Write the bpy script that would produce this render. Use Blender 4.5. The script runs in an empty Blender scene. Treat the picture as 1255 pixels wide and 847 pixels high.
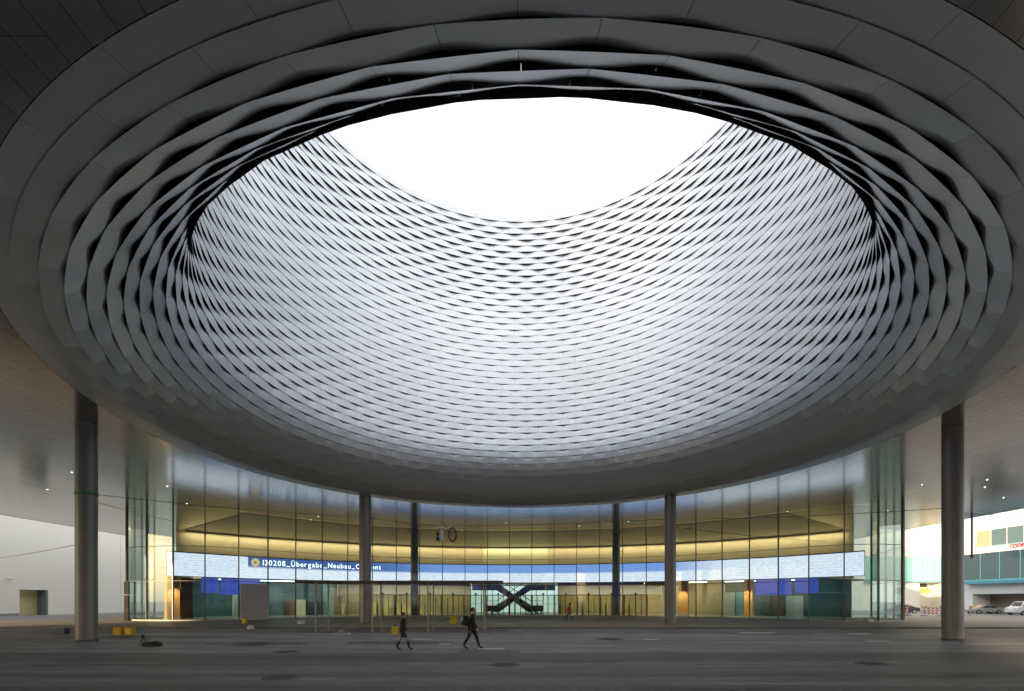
import bpy, bmesh, math, random
from mathutils import Vector, Matrix
random.seed(7)
R = math.radians
S = bpy.context.scene
COL = S.collection

# ------------------------------------------------------------------ camera
H, F, PX, PY = 2.1, 593.0, 627.5, 736.0        # eye height, focal length and principal point in photo pixels
cam = bpy.data.cameras.new('camera'); camo = bpy.data.objects.new('camera', cam); COL.objects.link(camo)
camo.location = (0, 0, H); camo.rotation_euler = (R(90), 0, 0)
cam.sensor_width = 36; cam.sensor_fit = 'HORIZONTAL'; cam.lens = F / 1255 * 36
cam.shift_x = 0.0; cam.shift_y = (PY - 423.5) / 1255
cam.clip_start = .1; cam.clip_end = 5000
S.camera = camo

# ------------------------------------------------------------------ sky, sun, exposure
SUN_EL, SUN_AZ = R(9), R(217)                  # low winter sun, behind the photographer's left shoulder
W = bpy.data.worlds.new('World'); S.world = W; W.use_nodes = True
wt = W.node_tree; wt.nodes.clear()
def wn(t): return wt.nodes.new(t)
wo = wn('ShaderNodeOutputWorld'); bg = wn('ShaderNodeBackground'); bg.inputs[1].default_value = .12
sky = wn('ShaderNodeTexSky'); sky.sky_type = 'NISHITA'; sky.sun_disc = False
sky.sun_elevation = SUN_EL; sky.sun_rotation = SUN_AZ; sky.dust_density = 3.0; sky.air_density = 1.0
tc = wn('ShaderNodeTexCoord'); nz = wn('ShaderNodeTexNoise'); nz.inputs['Scale'].default_value = 1.6; nz.inputs['Detail'].default_value = 6
cr = wn('ShaderNodeValToRGB'); cr.color_ramp.elements[0].position = .28; cr.color_ramp.elements[0].color = (.18, .18, .18, 1)
cr.color_ramp.elements[1].position = .62; cr.color_ramp.elements[1].color = (.62, .62, .62, 1)
mx = wn('ShaderNodeMix'); mx.data_type = 'RGBA'
wt.links.new(tc.outputs['Generated'], nz.inputs['Vector']); wt.links.new(nz.outputs['Fac'], cr.inputs['Fac'])
wt.links.new(cr.outputs['Color'], mx.inputs[0]); wt.links.new(sky.outputs[0], mx.inputs[6])
mx.inputs[7].default_value = (8.8, 8.5, 8.0, 1)  # thin bright cloud sheet
wt.links.new(mx.outputs[2], bg.inputs[0]); wt.links.new(bg.outputs[0], wo.inputs[0])
sd = Vector((math.sin(SUN_AZ) * math.cos(SUN_EL), math.cos(SUN_AZ) * math.cos(SUN_EL), math.sin(SUN_EL)))
sl = bpy.data.lights.new('sun', 'SUN'); sl.energy = 3.2; sl.angle = R(.8); sl.color = (1, .76, .48)
so = bpy.data.objects.new('sun', sl); COL.objects.link(so); so.rotation_euler = sd.to_track_quat('Z', 'Y').to_euler(); so.location = (0, -60, 60)
S.view_settings.view_transform = 'Standard'; S.view_settings.look = 'None'
S.view_settings.exposure = 1.33; S.view_settings.gamma = 1
S.view_settings.use_curve_mapping = False
S.render.engine = 'CYCLES'
S.cycles.use_denoising = True
try: S.cycles.denoiser = 'OPENIMAGEDENOISE'
except Exception: pass
S.cycles.max_bounces = 12; S.cycles.diffuse_bounces = 5; S.cycles.glossy_bounces = 8; S.cycles.transparent_max_bounces = 16
S.cycles.sample_clamp_indirect = 6; S.cycles.caustics_reflective = False; S.cycles.caustics_refractive = False

# ------------------------------------------------------------------ helpers
def at(px, py, D): return Vector(((px - PX) / F * D, D, H - (py - PY) / F * D))
def gnd(px, py, z=0.0):
    D = F * (H - z) / (py - PY); return Vector(((px - PX) / F * D, D, z))
def proj(p): return (PX + F * p[0] / p[1], PY - F * (p[2] - H) / p[1]) if p[1] > .3 else None

MATS = {}
def mat(name, col=(.5, .5, .5), rough=.6, metal=0.0, emit=None, es=0.0, noise=0.0, nscale=3.0, bump=0.0, bscale=30.0, stretch=(1, 1, 1), rnd=0.0, spec=.5, rvar=0.0):
    if name in MATS: return MATS[name]
    m = bpy.data.materials.new(name); m.use_nodes = True; t = m.node_tree; N = t.nodes; L = t.links
    b = N['Principled BSDF']
    b.inputs['Base Color'].default_value = (*col, 1); b.inputs['Roughness'].default_value = rough
    b.inputs['Metallic'].default_value = metal; b.inputs['Specular IOR Level'].default_value = spec
    if emit: b.inputs['Emission Color'].default_value = (*emit, 1); b.inputs['Emission Strength'].default_value = es
    if noise or bump or rvar:
        co = N.new('ShaderNodeTexCoord'); mp = N.new('ShaderNodeMapping'); mp.inputs['Scale'].default_value = stretch
        ge = N.new('ShaderNodeNewGeometry'); L.new(ge.outputs['Position'], mp.inputs['Vector'])
    val = None
    if noise or rvar:
        n = N.new('ShaderNodeTexNoise'); n.inputs['Scale'].default_value = nscale; n.inputs['Detail'].default_value = 7; n.inputs['Roughness'].default_value = .62
        L.new(mp.outputs[0], n.inputs['Vector'])
    if noise or rnd:
        mr = N.new('ShaderNodeMath'); mr.operation = 'MULTIPLY_ADD'; mr.inputs[1].default_value = 2 * noise; mr.inputs[2].default_value = 1 - noise
        if noise: L.new(n.outputs['Fac'], mr.inputs[0])
        else: mr.inputs[0].default_value = .5
        val = mr.outputs[0]
        if rnd:
            g2 = N.new('ShaderNodeNewGeometry'); oi = N.new('ShaderNodeObjectInfo')
            a1 = N.new('ShaderNodeMath'); a1.operation = 'ADD'; L.new(g2.outputs['Random Per Island'], a1.inputs[0]); L.new(oi.outputs['Random'], a1.inputs[1])
            fr = N.new('ShaderNodeMath'); fr.operation = 'FRACT'; L.new(a1.outputs[0], fr.inputs[0])
            a2 = N.new('ShaderNodeMath'); a2.operation = 'MULTIPLY_ADD'; a2.inputs[1].default_value = 2 * rnd; a2.inputs[2].default_value = -rnd; L.new(fr.outputs[0], a2.inputs[0])
            a3 = N.new('ShaderNodeMath'); a3.operation = 'ADD'; L.new(val, a3.inputs[0]); L.new(a2.outputs[0], a3.inputs[1]); val = a3.outputs[0]
        vm = N.new('ShaderNodeVectorMath'); vm.operation = 'SCALE'; vm.inputs[0].default_value = col; L.new(val, vm.inputs['Scale'])
        L.new(vm.outputs[0], b.inputs['Base Color'])
    if rvar:
        rr = N.new('ShaderNodeMath'); rr.operation = 'MULTIPLY_ADD'; rr.inputs[1].default_value = 2 * rvar; rr.inputs[2].default_value = rough - rvar
        L.new(n.outputs['Fac'], rr.inputs[0]); L.new(rr.outputs[0], b.inputs['Roughness'])
    if bump:
        n2 = N.new('ShaderNodeTexNoise'); n2.inputs['Scale'].default_value = bscale; n2.inputs['Detail'].default_value = 5
        L.new(mp.outputs[0], n2.inputs['Vector']); bp = N.new('ShaderNodeBump'); bp.inputs['Strength'].default_value = bump; bp.inputs['Distance'].default_value = .02
        L.new(n2.outputs['Fac'], bp.inputs['Height']); L.new(bp.outputs[0], b.inputs['Normal'])
    MATS[name] = m; return m

def glass_mat(name, tint, ior=1.45, gl=1.0):
    if name in MATS: return MATS[name]
    m = bpy.data.materials.new(name); m.use_nodes = True; t = m.node_tree; t.nodes.clear()
    o = t.nodes.new('ShaderNodeOutputMaterial'); a = t.nodes.new('ShaderNodeBsdfTransparent'); a.inputs[0].default_value = (*tint, 1)
    g = t.nodes.new('ShaderNodeBsdfGlossy'); g.inputs['Roughness'].default_value = .02; g.inputs[0].default_value = (gl, gl, gl, 1)
    f = t.nodes.new('ShaderNodeFresnel'); f.inputs[0].default_value = ior; s = t.nodes.new('ShaderNodeMixShader')
    c_ = t.nodes.new('ShaderNodeMath'); c_.operation = 'MINIMUM'; c_.inputs[1].default_value = .3; t.links.new(f.outputs[0], c_.inputs[0]); t.links.new(c_.outputs[0], s.inputs[0]); t.links.new(a.outputs[0], s.inputs[1]); t.links.new(g.outputs[0], s.inputs[2]); t.links.new(s.outputs[0], o.inputs[0])
    MATS[name] = m; return m

class MB:
    """collects shapes, builds ONE mesh object"""
    def __init__(s): s.v = []; s.f = []; s.mi = []
    def add(s, vs, fs, mi=0):
        o = len(s.v); s.v += [tuple(v) for v in vs]; s.f += [tuple(i + o for i in f) for f in fs]; s.mi += [mi] * len(fs); return s
    def box(s, x0, x1, y0, y1, z0, z1, M=None, mi=0):
        vs = [Vector((x, y, z)) for x in (x0, x1) for y in (y0, y1) for z in (z0, z1)]
        if M: vs = [M @ v for v in vs]
        return s.add(vs, [(0, 1, 3, 2), (4, 6, 7, 5), (0, 4, 5, 1), (2, 3, 7, 6), (0, 2, 6, 4), (1, 5, 7, 3)], mi)
    def rbox(s, x0, x1, y0, y1, z0, z1, r=.02, M=None, mi=0):
        bm = bmesh.new(); bmesh.ops.create_cube(bm, size=1)
        for v in bm.verts: v.co = Vector(((x0 + x1) / 2 + v.co.x * (x1 - x0), (y0 + y1) / 2 + v.co.y * (y1 - y0), (z0 + z1) / 2 + v.co.z * (z1 - z0)))
        bmesh.ops.bevel(bm, geom=bm.edges[:], offset=r, segments=2, affect='EDGES', profile=.5)
        bm.verts.index_update(); vs = [M @ v.co if M else v.co.copy() for v in bm.verts]; fs = [[v.index for v in f.verts] for f in bm.faces]; bm.free()
        return s.add(vs, fs, mi)
    def tube(s, pts, r, n=8, mi=0, cap=True):
        pts = [Vector(p) for p in pts]; rs = r if isinstance(r, (list, tuple)) else [r] * len(pts); rings = []
        for i, p in enumerate(pts):
            d = (pts[min(i + 1, len(pts) - 1)] - pts[max(i - 1, 0)]).normalized()
            u = d.cross(Vector((0, 0, 1)));  u = u.normalized() if u.length > 1e-3 else Vector((1, 0, 0)); w = d.cross(u)
            rings.append([p + (u * math.cos(2 * math.pi * k / n) + w * math.sin(2 * math.pi * k / n)) * rs[i] for k in range(n)])
        vs = [v for q in rings for v in q]; fs = []
        for i in range(len(pts) - 1):
            for k in range(n): fs.append((i * n + k, i * n + (k + 1) % n, (i + 1) * n + (k + 1) % n, (i + 1) * n + k))
        if cap: fs += [tuple(range(n))[::-1], tuple((len(pts) - 1) * n + k for k in range(n))]
        return s.add(vs, fs, mi)
    def lathe(s, prof, n=24, c=(0, 0, 0), mi=0, M=None):
        vs = []; fs = []
        for r, z in prof:
            for k in range(n): vs.append(Vector((c[0] + r * math.cos(2 * math.pi * k / n), c[1] + r * math.sin(2 * math.pi * k / n), c[2] + z)))
        for i in range(len(prof) - 1):
            for k in range(n): fs.append((i * n + k, i * n + (k + 1) % n, (i + 1) * n + (k + 1) % n, (i + 1) * n + k))
        if M: vs = [M @ v for v in vs]
        return s.add(vs, fs, mi)
    def prism(s, poly, y0, y1, M=None, mi=0):      # polygon in XZ, extruded along Y
        n = len(poly); vs = [Vector((x, y0, z)) for x, z in poly] + [Vector((x, y1, z)) for x, z in poly]
        if M: vs = [M @ v for v in vs]
        fs = [tuple(range(n)), tuple(range(2 * n - 1, n - 1, -1))] + [(i, i + n, (i + 1) % n + n, (i + 1) % n) for i in range(n)]
        return s.add(vs, fs, mi)
    def mesh(s, name='mesh'):
        me = bpy.data.meshes.new(name); me.from_pydata(s.v, [], s.f); me.polygons.foreach_set('material_index', s.mi); me.update(); return me
    def build(s, name, m, parent=None, smooth=None, fix=True):
        me = s.mesh(name)
        if fix:
            bm = bmesh.new(); bm.from_mesh(me); bmesh.ops.recalc_face_normals(bm, faces=bm.faces[:]); bm.to_mesh(me); bm.free()
        return link(name, me, m, parent, smooth)
def link(name, me, m, parent=None, smooth=None):
    for q in (m if isinstance(m, (list, tuple)) else [m]): me.materials.append(q)
    o = bpy.data.objects.new(name, me); COL.objects.link(o)
    if parent: o.parent = parent
    if smooth is not None:
        for p in me.polygons: p.use_smooth = True
        if smooth < 180: 
            try: me.set_sharp_from_angle(angle=R(smooth))
            except Exception: pass
    return o
def share(name, me, parent, loc=(0, 0, 0), rz=0):
    o = bpy.data.objects.new(name, me); COL.objects.link(o); o.parent = parent; o.location = loc; o.rotation_euler = (0, 0, rz); return o
def tag(o, label, cat, group=None):
    o['label'] = label; o['category'] = cat
    if group: o['group'] = group
    return o
def thing(name, label, cat, loc=(0, 0, 0), rz=0, group=None):
    o = bpy.data.objects.new(name, None); COL.objects.link(o); o.location = loc; o.rotation_euler = (0, 0, rz); o.empty_display_size = .2
    return tag(o, label, cat, group)
def structure(o, label=None):
    o['kind'] = 'structure'
    if label: o['label'] = label
    return o

# ------------------------------------------------------------------ materials
alu = mat('satin aluminium', (.79, .82, .87), .42, .78, noise=.05, nscale=.6, rnd=.035, bump=.02, bscale=6)
soff = mat('brushed soffit metal', (.52, .505, .49), .15, .92, noise=.10, nscale=1.2, stretch=(6, .35, 1), rnd=.05, rvar=.05)
dark = mat('dark void', (.012, .011, .010), .9)
conc = mat('dark painted steel', (.22, .21, .21), .42, .3, noise=.18, nscale=2, stretch=(3, 3, .6))
def road_mat(name, col, layers, rough=.58):
    m = bpy.data.materials.new(name); m.use_nodes = True; t = m.node_tree; N, L = t.nodes, t.links; b = N['Principled BSDF']
    ge = N.new('ShaderNodeNewGeometry'); val = None
    for sc_, st, amp in layers:
        mp = N.new('ShaderNodeMapping'); mp.inputs['Scale'].default_value = st; L.new(ge.outputs['Position'], mp.inputs['Vector'])
        n = N.new('ShaderNodeTexNoise'); n.inputs['Scale'].default_value = sc_; n.inputs['Detail'].default_value = 6; n.inputs['Roughness'].default_value = .65; L.new(mp.outputs[0], n.inputs['Vector'])
        mr = N.new('ShaderNodeMapRange'); mr.inputs[1].default_value = .3; mr.inputs[2].default_value = .7; mr.inputs[3].default_value = 1 - amp; mr.inputs[4].default_value = 1 + amp; L.new(n.outputs['Fac'], mr.inputs[0])
        if val is None: val = mr.outputs[0]
        else:
            q = N.new('ShaderNodeMath'); q.operation = 'MULTIPLY'; L.new(val, q.inputs[0]); L.new(mr.outputs[0], q.inputs[1]); val = q.outputs[0]
        last = n
    vm = N.new('ShaderNodeVectorMath'); vm.operation = 'SCALE'; vm.inputs[0].default_value = col; L.new(val, vm.inputs['Scale']); L.new(vm.outputs[0], b.inputs['Base Color'])
    rr = N.new('ShaderNodeMath'); rr.operation = 'MULTIPLY_ADD'; rr.inputs[1].default_value = .18; rr.inputs[2].default_value = rough - .18; L.new(val, rr.inputs[0]); L.new(rr.outputs[0], b.inputs['Roughness'])
    bp = N.new('ShaderNodeBump'); bp.inputs['Strength'].default_value = .55; bp.inputs['Distance'].default_value = .02; L.new(last.outputs['Fac'], bp.inputs['Height']); L.new(bp.outputs[0], b.inputs['Normal'])
    return m
LY = ((.22, (.25, 2.2, 1), .45), (.9, (.3, 2.4, 1), .34), (.5, (1, 1, 1), .2), (9, (.5, 1, 1), .28), (60, (1, 1, 1), .25))
asph = road_mat('worn asphalt', (.195, .198, .208), LY); asph_d = road_mat('dark asphalt patch', (.145, .146, .153), LY); asph_l = road_mat('pale asphalt', (.29, .296, .312), LY)
pave = road_mat('grey paving warm light tint', (.26, .22, .17), LY[2:])  # brown tint paints in the warm light near the glass
paint = mat('road paint', (.84, .84, .82), .6, noise=.15, nscale=6)
steel = mat('cast iron', (.10, .10, .105), .55, .2, noise=.3, nscale=20)
white = mat('white render', (.90, .87, .79), .8, noise=.04, nscale=.8)
black = mat('black plastic', (.012, .012, .013), .45)
galv = mat('galvanised steel', (.42, .42, .40), .4, .7, noise=.1, nscale=4)

# ------------------------------------------------------------------ ground
gm = MB(); gm.add([(-600, -600, 0), (600, -600, 0), (600, 900, 0), (-600, 900, 0)], [(0, 1, 2, 3)])
ground = structure(gm.build('ground', asph))
def sheet(name, pts, z, m, parent=None):
    b = MB(); b.add([(x, y, z) for x, y in pts], [tuple(range(len(pts)))]); return b.build(name, m, parent)
structure(sheet('pale_roadway', [(-90, 19.6), (90, 19.6), (90, 30.5), (-90, 31.5)], .004, asph_l))
strip_a = structure(sheet('sealed_road_strip', [(-90, 16.6), (90, 16.9), (90, 18.9), (-90, 19.5)], .004, asph_d))
structure(sheet('sealed_road_strip', [(-90, 13.1), (90, 13.6), (90, 14.3), (-90, 13.9)], .004, asph_d))
structure(sheet('sealed_road_strip', [(-90, 11.2), (90, 11.4), (90, 11.9), (-90, 11.7)], .004, asph_d))
# raised pavement in front of the hall, with a kerb made of stones
pb = MB(); pb.box(-52, 60, 36.3, 62.6, -.2, .10); structure(pb.build('pavement', pave))
kb = MB(); kb.rbox(-.745, .745, 0, .3, -.2, .11, .015); kme = kb.mesh('kerb_stone'); kme.materials.append(mat('kerb granite', (.16, .155, .15), .7, noise=.25, nscale=5, rnd=.12))
kerb = bpy.data.objects.new('kerb', None); COL.objects.link(kerb); structure(kerb)
for i in range(60): share('kerb_stone', kme, kerb, (-44 + i * 1.5, 36.0, 0))
for (x0, x1, y, w) in ((505, 530, 783.6, .17), (538, 553, 789.3, .15), (585, 619, 795.3, .2), (606, 630, 766.4, .28), (624, 641, 773.2, .2), (300, 321, 790, .2), (906, 950, 776, .3), (1060, 1090, 786, .2), (1040, 1066, 777, .25), (788, 806, 784, .2)):
    a = gnd(x0, y); b_ = gnd(x1, y); w *= 2.4
    zz = .106 if a.y > 36.4 else .0098
    sheet('paint_mark', [(a.x, a.y - w / 2), (b_.x, a.y - w / 2), (b_.x - .04, a.y + w / 2), (a.x + .03, a.y + w / 2)], zz, paint, ground)
def blotch(px0, px1, py, w, m, z, seed, n=26):
    a = gnd(px0, py); b_ = gnd(px1, py); rd = random.Random(seed); L_ = b_.x - a.x; up = []; dn = []
    for k in range(n + 1):
        u = k / n; e = math.sin(math.pi * u) ** .45; x = a.x + L_ * u
        up.append((x, a.y + w * .5 * e * rd.uniform(.55, 1.15))); dn.append((x, a.y - w * .5 * e * rd.uniform(.55, 1.15)))
    sheet('road_patch', dn[1:-1] + up[1:-1][::-1] + [], z, m, ground)
blotch(560, 640, 799, 1.1, asph_d, .0075, 1); blotch(700, 800, 784, 1.9, asph_l, .0125 - .004, 2); blotch(250, 380, 789, 2.6, asph_d, .0075, 3); blotch(60, 330, 781, 2.2, asph_d, .0085, 4)
blotch(420, 560, 788, 2.4, asph_d, .0080, 5); blotch(560, 680, 818, .5, asph_l, .0045, 6); blotch(270, 420, 832, .55, asph_l, .0045, 7); blotch(880, 1000, 777, 1.6, asph_d, .0075, 8); blotch(850, 1240, 826, .35, asph_d, .0045, 9); blotch(20, 420, 815, .35, asph_d, .0045, 10); blotch(640, 1000, 838, .3, asph_l, .0045, 11)
rdm = random.Random(5)
for k in range(14):                              # sealed cracks
    x, y = rdm.uniform(-14, 16), rdm.uniform(11.5, 29); an = rdm.uniform(-.25, .25); pts = []
    for j in range(9): pts.append((x, y)); an += rdm.uniform(-.35, .35); x += .45 * math.cos(an); y += .45 * math.sin(an) * .6
    w_ = rdm.uniform(.018, .035); sheet('sealed_crack', [(px_, py_ - w_) for px_, py_ in pts] + [(px_, py_ + w_) for px_, py_ in pts[::-1]], .0142 + k * .0002, asph_d, ground)
def manhole(px, py, r, label):
    p = gnd(px, py); t = thing('manhole_cover', label, 'manhole cover', (p.x, p.y, 0), 0, 'manhole covers in the roadway')
    MB().lathe([(r * 1.22, .004), (r * 1.22, .012), (r, .012), (r, .006)], 40).build('rim', galv if False else steel, t)
    MB().lathe([(r * .985, .004), (r * .985, .015), (r * .93, .018), (.001, .018)], 40).build('lid', steel, t)
    b = MB()
    for i in range(-3, 4):
        h = math.sqrt(max(0, (.85 * r) ** 2 - (i * r * .24) ** 2)); b.box(-h, h, i * r * .24 - .02, i * r * .24 + .02, .018, .024)
    b.build('tread_bars', steel, t)
manhole(345, 830, .42, 'round manhole cover in the foreground road, nearest to the camera')
manhole(618, 815, .42, 'round manhole cover in the road below the walking man')
manhole(747, 783.5, .62, 'large dark manhole cover right of the walking man')
manhole(352, 799, .40, 'manhole cover on the pale roadway left of the walking woman')
manhole(310, 789.5, .75, 'wide manhole cover near the black tripod')
manhole(1067, 813, .4, 'manhole cover in the road in front of the right thick column')

# ------------------------------------------------------------------ hall: soffit, light well
SZ = H + 9.1; FX, FY = .75, 27.0; NP, DS = 46, .539
phis = [89, 87, 79, 66, 64, 53, 48.5, 46.8, 42, 32, 24, 16, 9, 3] + [-1.2] * 38
prof = [(20.5, SZ)]
for p in phis: r, z = prof[-1]; prof.append((r - DS * math.sin(R(p)), z + DS * math.cos(R(p))))
TOP = prof[-1]
well = thing('light_well', 'huge round light well clad in woven satin aluminium panels, open to the sky', 'light well', (FX, FY, SZ))
def row_amp(i):                                 # how far the rows bow: strong in the bell, faint half way up, strong at the lip
    key = [(0, 0), (1, .03), (3, .085), (9, .105), (16, .08), (25, .05), (33, .06), (42, .115), (60, .13)]
    for (a, va), (b, vb) in zip(key, key[1:]):
        if i <= b: return va + (vb - va) * (i - a) / (b - a)
KU, SR = 12, (0, .45, .72, .89, 1.04)
US = [-1, -1] + [-1 + 2 * k / KU for k in range(1, KU)] + [1, 1]; NU = len(US)
def panel_verts(i, a0):                        # one bowed sheet with folded ends
    (r0, z0), (r1, z1) = prof[i], prof[i + 1]; t = Vector((r1 - r0, z1 - z0)); n = Vector((t.y, -t.x)).normalized(); d = row_amp(i); vs = []
    half = math.pi / NP; gap = .005 / r0
    for s in SR:
        for k, u in enumerate(US):
            b = (1 - math.cos(math.pi * u)) / 2
            off = d * (b ** 1.9) * s ** 2.6 + (.022 if 2 <= i < 10 else .014) * s - .32 * d * (1 - u * u) * max(0, 1 - s) ** 1.5 + (.13 if k in (0, NU - 1) else 0)
            q = Vector((r0, z0)) + t * s + n * off; a = a0 + u * (half - gap)
            vs.append((q.x * math.cos(a), q.x * math.sin(a), q.y - SZ))
    return vs
PF = [(j * NU + k, j * NU + k + 1, (j + 1) * NU + k + 1, (j + 1) * NU + k) for j in range(len(SR) - 1) for k in range(NU - 1)]
rowmesh = {}; cand = []
for i in range(len(phis)):
    me = bpy.data.meshes.new('panel'); me.from_pydata(panel_verts(i, 0), [], PF); me.materials.append(alu)
    for p in me.polygons: p.use_smooth = True
    me.set_sharp_from_angle(angle=R(50))
    rowmesh[i] = me
    for k in range(NP):
        a = math.pi / 2 + (k + (.25 if i % 2 else -.25)) * 2 * math.pi / NP
        (r0, z0), (r1, z1) = prof[i], prof[i + 1]; w = math.pi / NP; pts = []
        for (rr, zz) in ((r0, z0), (r1, z1)):
            for aa in (a - w, a + w): pts.append(proj((FX + rr * math.cos(aa), FY + rr * math.sin(aa), zz)))
        area = -1
        if all(pts):
            A, B, C_, D_ = pts[0], pts[1], pts[3], pts[2]; q = [A, B, C_, D_]
            ar = abs(sum(q[j][0] * q[(j + 1) % 4][1] - q[(j + 1) % 4][0] * q[j][1] for j in range(4))) / 2
            cx = sum(c[0] for c in q) / 4; cy = sum(c[1] for c in q) / 4
            # facing the camera and in frame
            mid = Vector((FX + (r0 + r1) / 2 * math.cos(a), FY + (r0 + r1) / 2 * math.sin(a), (z0 + z1) / 2))
            tt = Vector((r1 - r0, z1 - z0)); nn = Vector((-tt.y * math.cos(a), -tt.y * math.sin(a), tt.x)) * -1
            nn = Vector((-(tt.y) * math.cos(a), -(tt.y) * math.sin(a), tt.x))
            if -20 < cx < 1275 and -20 < cy < 640 and nn.dot(Vector((0, 0, H)) - mid) > 0: area = ar
        cand.append((area, i, k, a))
cand.sort(reverse=True); rest = MB()
for n_, (area, i, k, a) in enumerate(cand):
    if n_ < 300: share('panel', rowmesh[i], well, (0, 0, 0), a)
    else: rest.add(panel_verts(i, a), PF)
ro = rest.build('panel_field', alu, well, smooth=50, fix=False); ro['kind'] = 'stuff'
# dark shell behind the panels, drum and roof rim
b = MB(); off = []
for i, (r, z) in enumerate(prof):
    t = Vector(prof[min(i + 1, len(prof) - 1)]) - Vector(prof[max(i - 1, 0)]); n = Vector((t.y, -t.x)).normalized(); off.append((r + n.x * .55, z + n.y * .55 - SZ))
off[0] = (20.56, .4); b.lathe([(20.56, .06)] + off[1:-1] + [(off[-1][0], TOP[1] - SZ - .02)], 90); b.build('back_shell', dark, well, smooth=180)
b = MB(); zt = TOP[1] - SZ; b.lathe([(20.9, 1.3), (20.9, zt + .05), (TOP[0] + .3, zt + .05), (TOP[0] + .3, zt - .25), (20.7, zt - .25), (20.7, 1.3)], 90); b.build('drum', mat('roof membrane', (.4, .4, .4), .8), well)
# soffit slab with its round hole
SX0, SX1, SY0, SY1 = -54.0, 50.5, -30.0, 104.0
def rect_hit(a):
    c, s_ = math.cos(a), math.sin(a); t = 1e9
    if c > 1e-9: t = min(t, (SX1 - FX) / c)
    if c < -1e-9: t = min(t, (SX0 - FX) / c)
    if s_ > 1e-9: t = min(t, (SY1 - FY) / s_)
    if s_ < -1e-9: t = min(t, (SY0 - FY) / s_)
    return FX + c * t, FY + s_ * t
angs = sorted(set([2 * math.pi * k / 180 for k in range(180)] + [math.atan2(y - FY, x - FX) % (2 * math.pi) for x in (SX0, SX1) for y in (SY0, SY1)]))
b = MB(); n = len(angs); vs = []
for a in angs:
    o_ = rect_hit(a); i_ = (FX + 20.6 * math.cos(a), FY + 20.6 * math.sin(a))
    vs += [(*i_, SZ + .06), (*o_, SZ + .06), (*i_, SZ + 1.5), (*o_, SZ + 1.5)]
fs = []
for k in range(n):
    p, q = 4 * k, 4 * ((k + 1) % n); fs += [(p, q, q + 1, p + 1), (p + 2, p + 3, q + 3, q + 2), (p + 1, q + 1, q + 3, p + 3), (p, p + 2, q + 2, q)]
b.add(vs, fs); soffit = structure(b.build('soffit', conc))
eb = MB()
for x0, x1, y0, y1 in ((SX0 - .12, SX0 - .003, SY0, SY1), (SX1 + .003, SX1 + .12, SY0, SY1)): eb.box(x0, x1, y0, y1, SZ - .02, SZ + 1.7)
eb.build('edge_trim', mat('pale edge trim', (.5, .5, .5), .4, .6), soffit)
# boards of the soffit, running away from the camera
BW, BL = .604, 4.2; boards = []
def hole(x):                                   # half chord of the ring at x
    q = 20.515 ** 2 - (x - FX) ** 2; return math.sqrt(q) if q > 0 else 0
nb = int((SX1 - SX0) / BW)
for c in range(nb):
    x0 = SX0 + c * BW + .006; x1 = x0 + BW - .012; y = SY0 + random.choice((0, 1.4, 2.8)) - BL
    while y < SY1:
        y0, y1 = max(y, SY0) + .005, min(y + BL, SY1) - .005; y += BL
        if y1 - y0 < .1 or y1 < -4: continue
        xs = [x0 + (x1 - x0) * j / 4 for j in range(5)]
        lo = [FY - hole(x) for x in xs]; hi = [FY + hole(x) for x in xs]
        if max(hi) - min(lo) < .02 or y1 <= min(lo) or y0 >= max(hi): boards.append((xs[::4], [y0] * 2, [y1] * 2)); continue
        top = [min(y1, l) for l in lo]                               # part in front of the ring
        if any(t_ - y0 > .03 for t_ in top): boards.append((xs, [y0] * 5, [max(t_, y0 + .001) for t_ in top]))
        bot = [max(y0, h_) for h_ in hi]
        if any(y1 - b_ > .03 for b_ in bot): boards.append((xs, [min(b_, y1 - .001) for b_ in bot], [y1] * 5))
def board_shape(bd):
    xs, a, b_ = bd; n = len(xs); dz = random.uniform(-.0012, .0012); vs = []
    for j in range(n): e = dz * (j / (n - 1) - .5); vs += [(xs[j], a[j], SZ + e), (xs[j], b_[j], SZ + e), (xs[j], a[j], SZ + .03), (xs[j], b_[j], SZ + .03)]
    fs = []
    for j in range(n - 1): p, q = 4 * j, 4 * j + 4; fs += [(p, p + 1, q + 1, q), (p, q, q + 2, p + 2), (p + 1, p + 3, q + 3, q + 1)]
    fs += [(0, 2, 3, 1), (4 * n - 4, 4 * n - 3, 4 * n - 1, 4 * n - 2)]
    return vs, fs
def board_area(bd):
    xs, a, b_ = bd; q = [proj((xs[0], max(a[0], .8), SZ)), proj((xs[-1], max(a[-1], .8), SZ)), proj((xs[-1], b_[-1], SZ)), proj((xs[0], b_[0], SZ))]
    if not all(q): return 0
    q = [(min(max(x, 0), 1255), min(max(y_, 0), 847)) for x, y_ in q]
    return abs(sum(q[j][0] * q[(j + 1) % 4][1] - q[(j + 1) % 4][0] * q[j][1] for j in range(4))) / 2
boards.sort(key=board_area, reverse=True); rest = MB()
for j, bd in enumerate(boards):
    v_, f_ = board_shape(bd)
    if j < 300:
        MB().add(v_, f_).build('soffit_board', soff, soffit, fix=False)
    else: rest.add(v_, f_)
o = rest.build('soffit_board_field', soff, soffit, fix=False); o['kind'] = 'stuff'
lamp = mat('downlight glow', (1, 1, 1), .5, emit=(1, .97, .9), es=1.6)
dl = MB(); dl.lathe([(.001, 0), (.04, 0), (.055, -.012), (.055, .03)], 16); dlm = dl.mesh('downlight'); dlm.materials.append(lamp)
for px, py in ((88, 579), (58, 600), (205, 596), (229, 617), (390, 633), (381, 637), (566, 650), (620, 641), (1088, 626), (1210, 588), (1207, 597), (965, 627), (840, 645), (770, 639), (710, 645), (1130, 594), (1230, 610)):
    D = F * 9.1 / (PY - py); share('downlight', dlm, soffit, ((px - PX) / F * D, D, SZ - .004))

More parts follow.
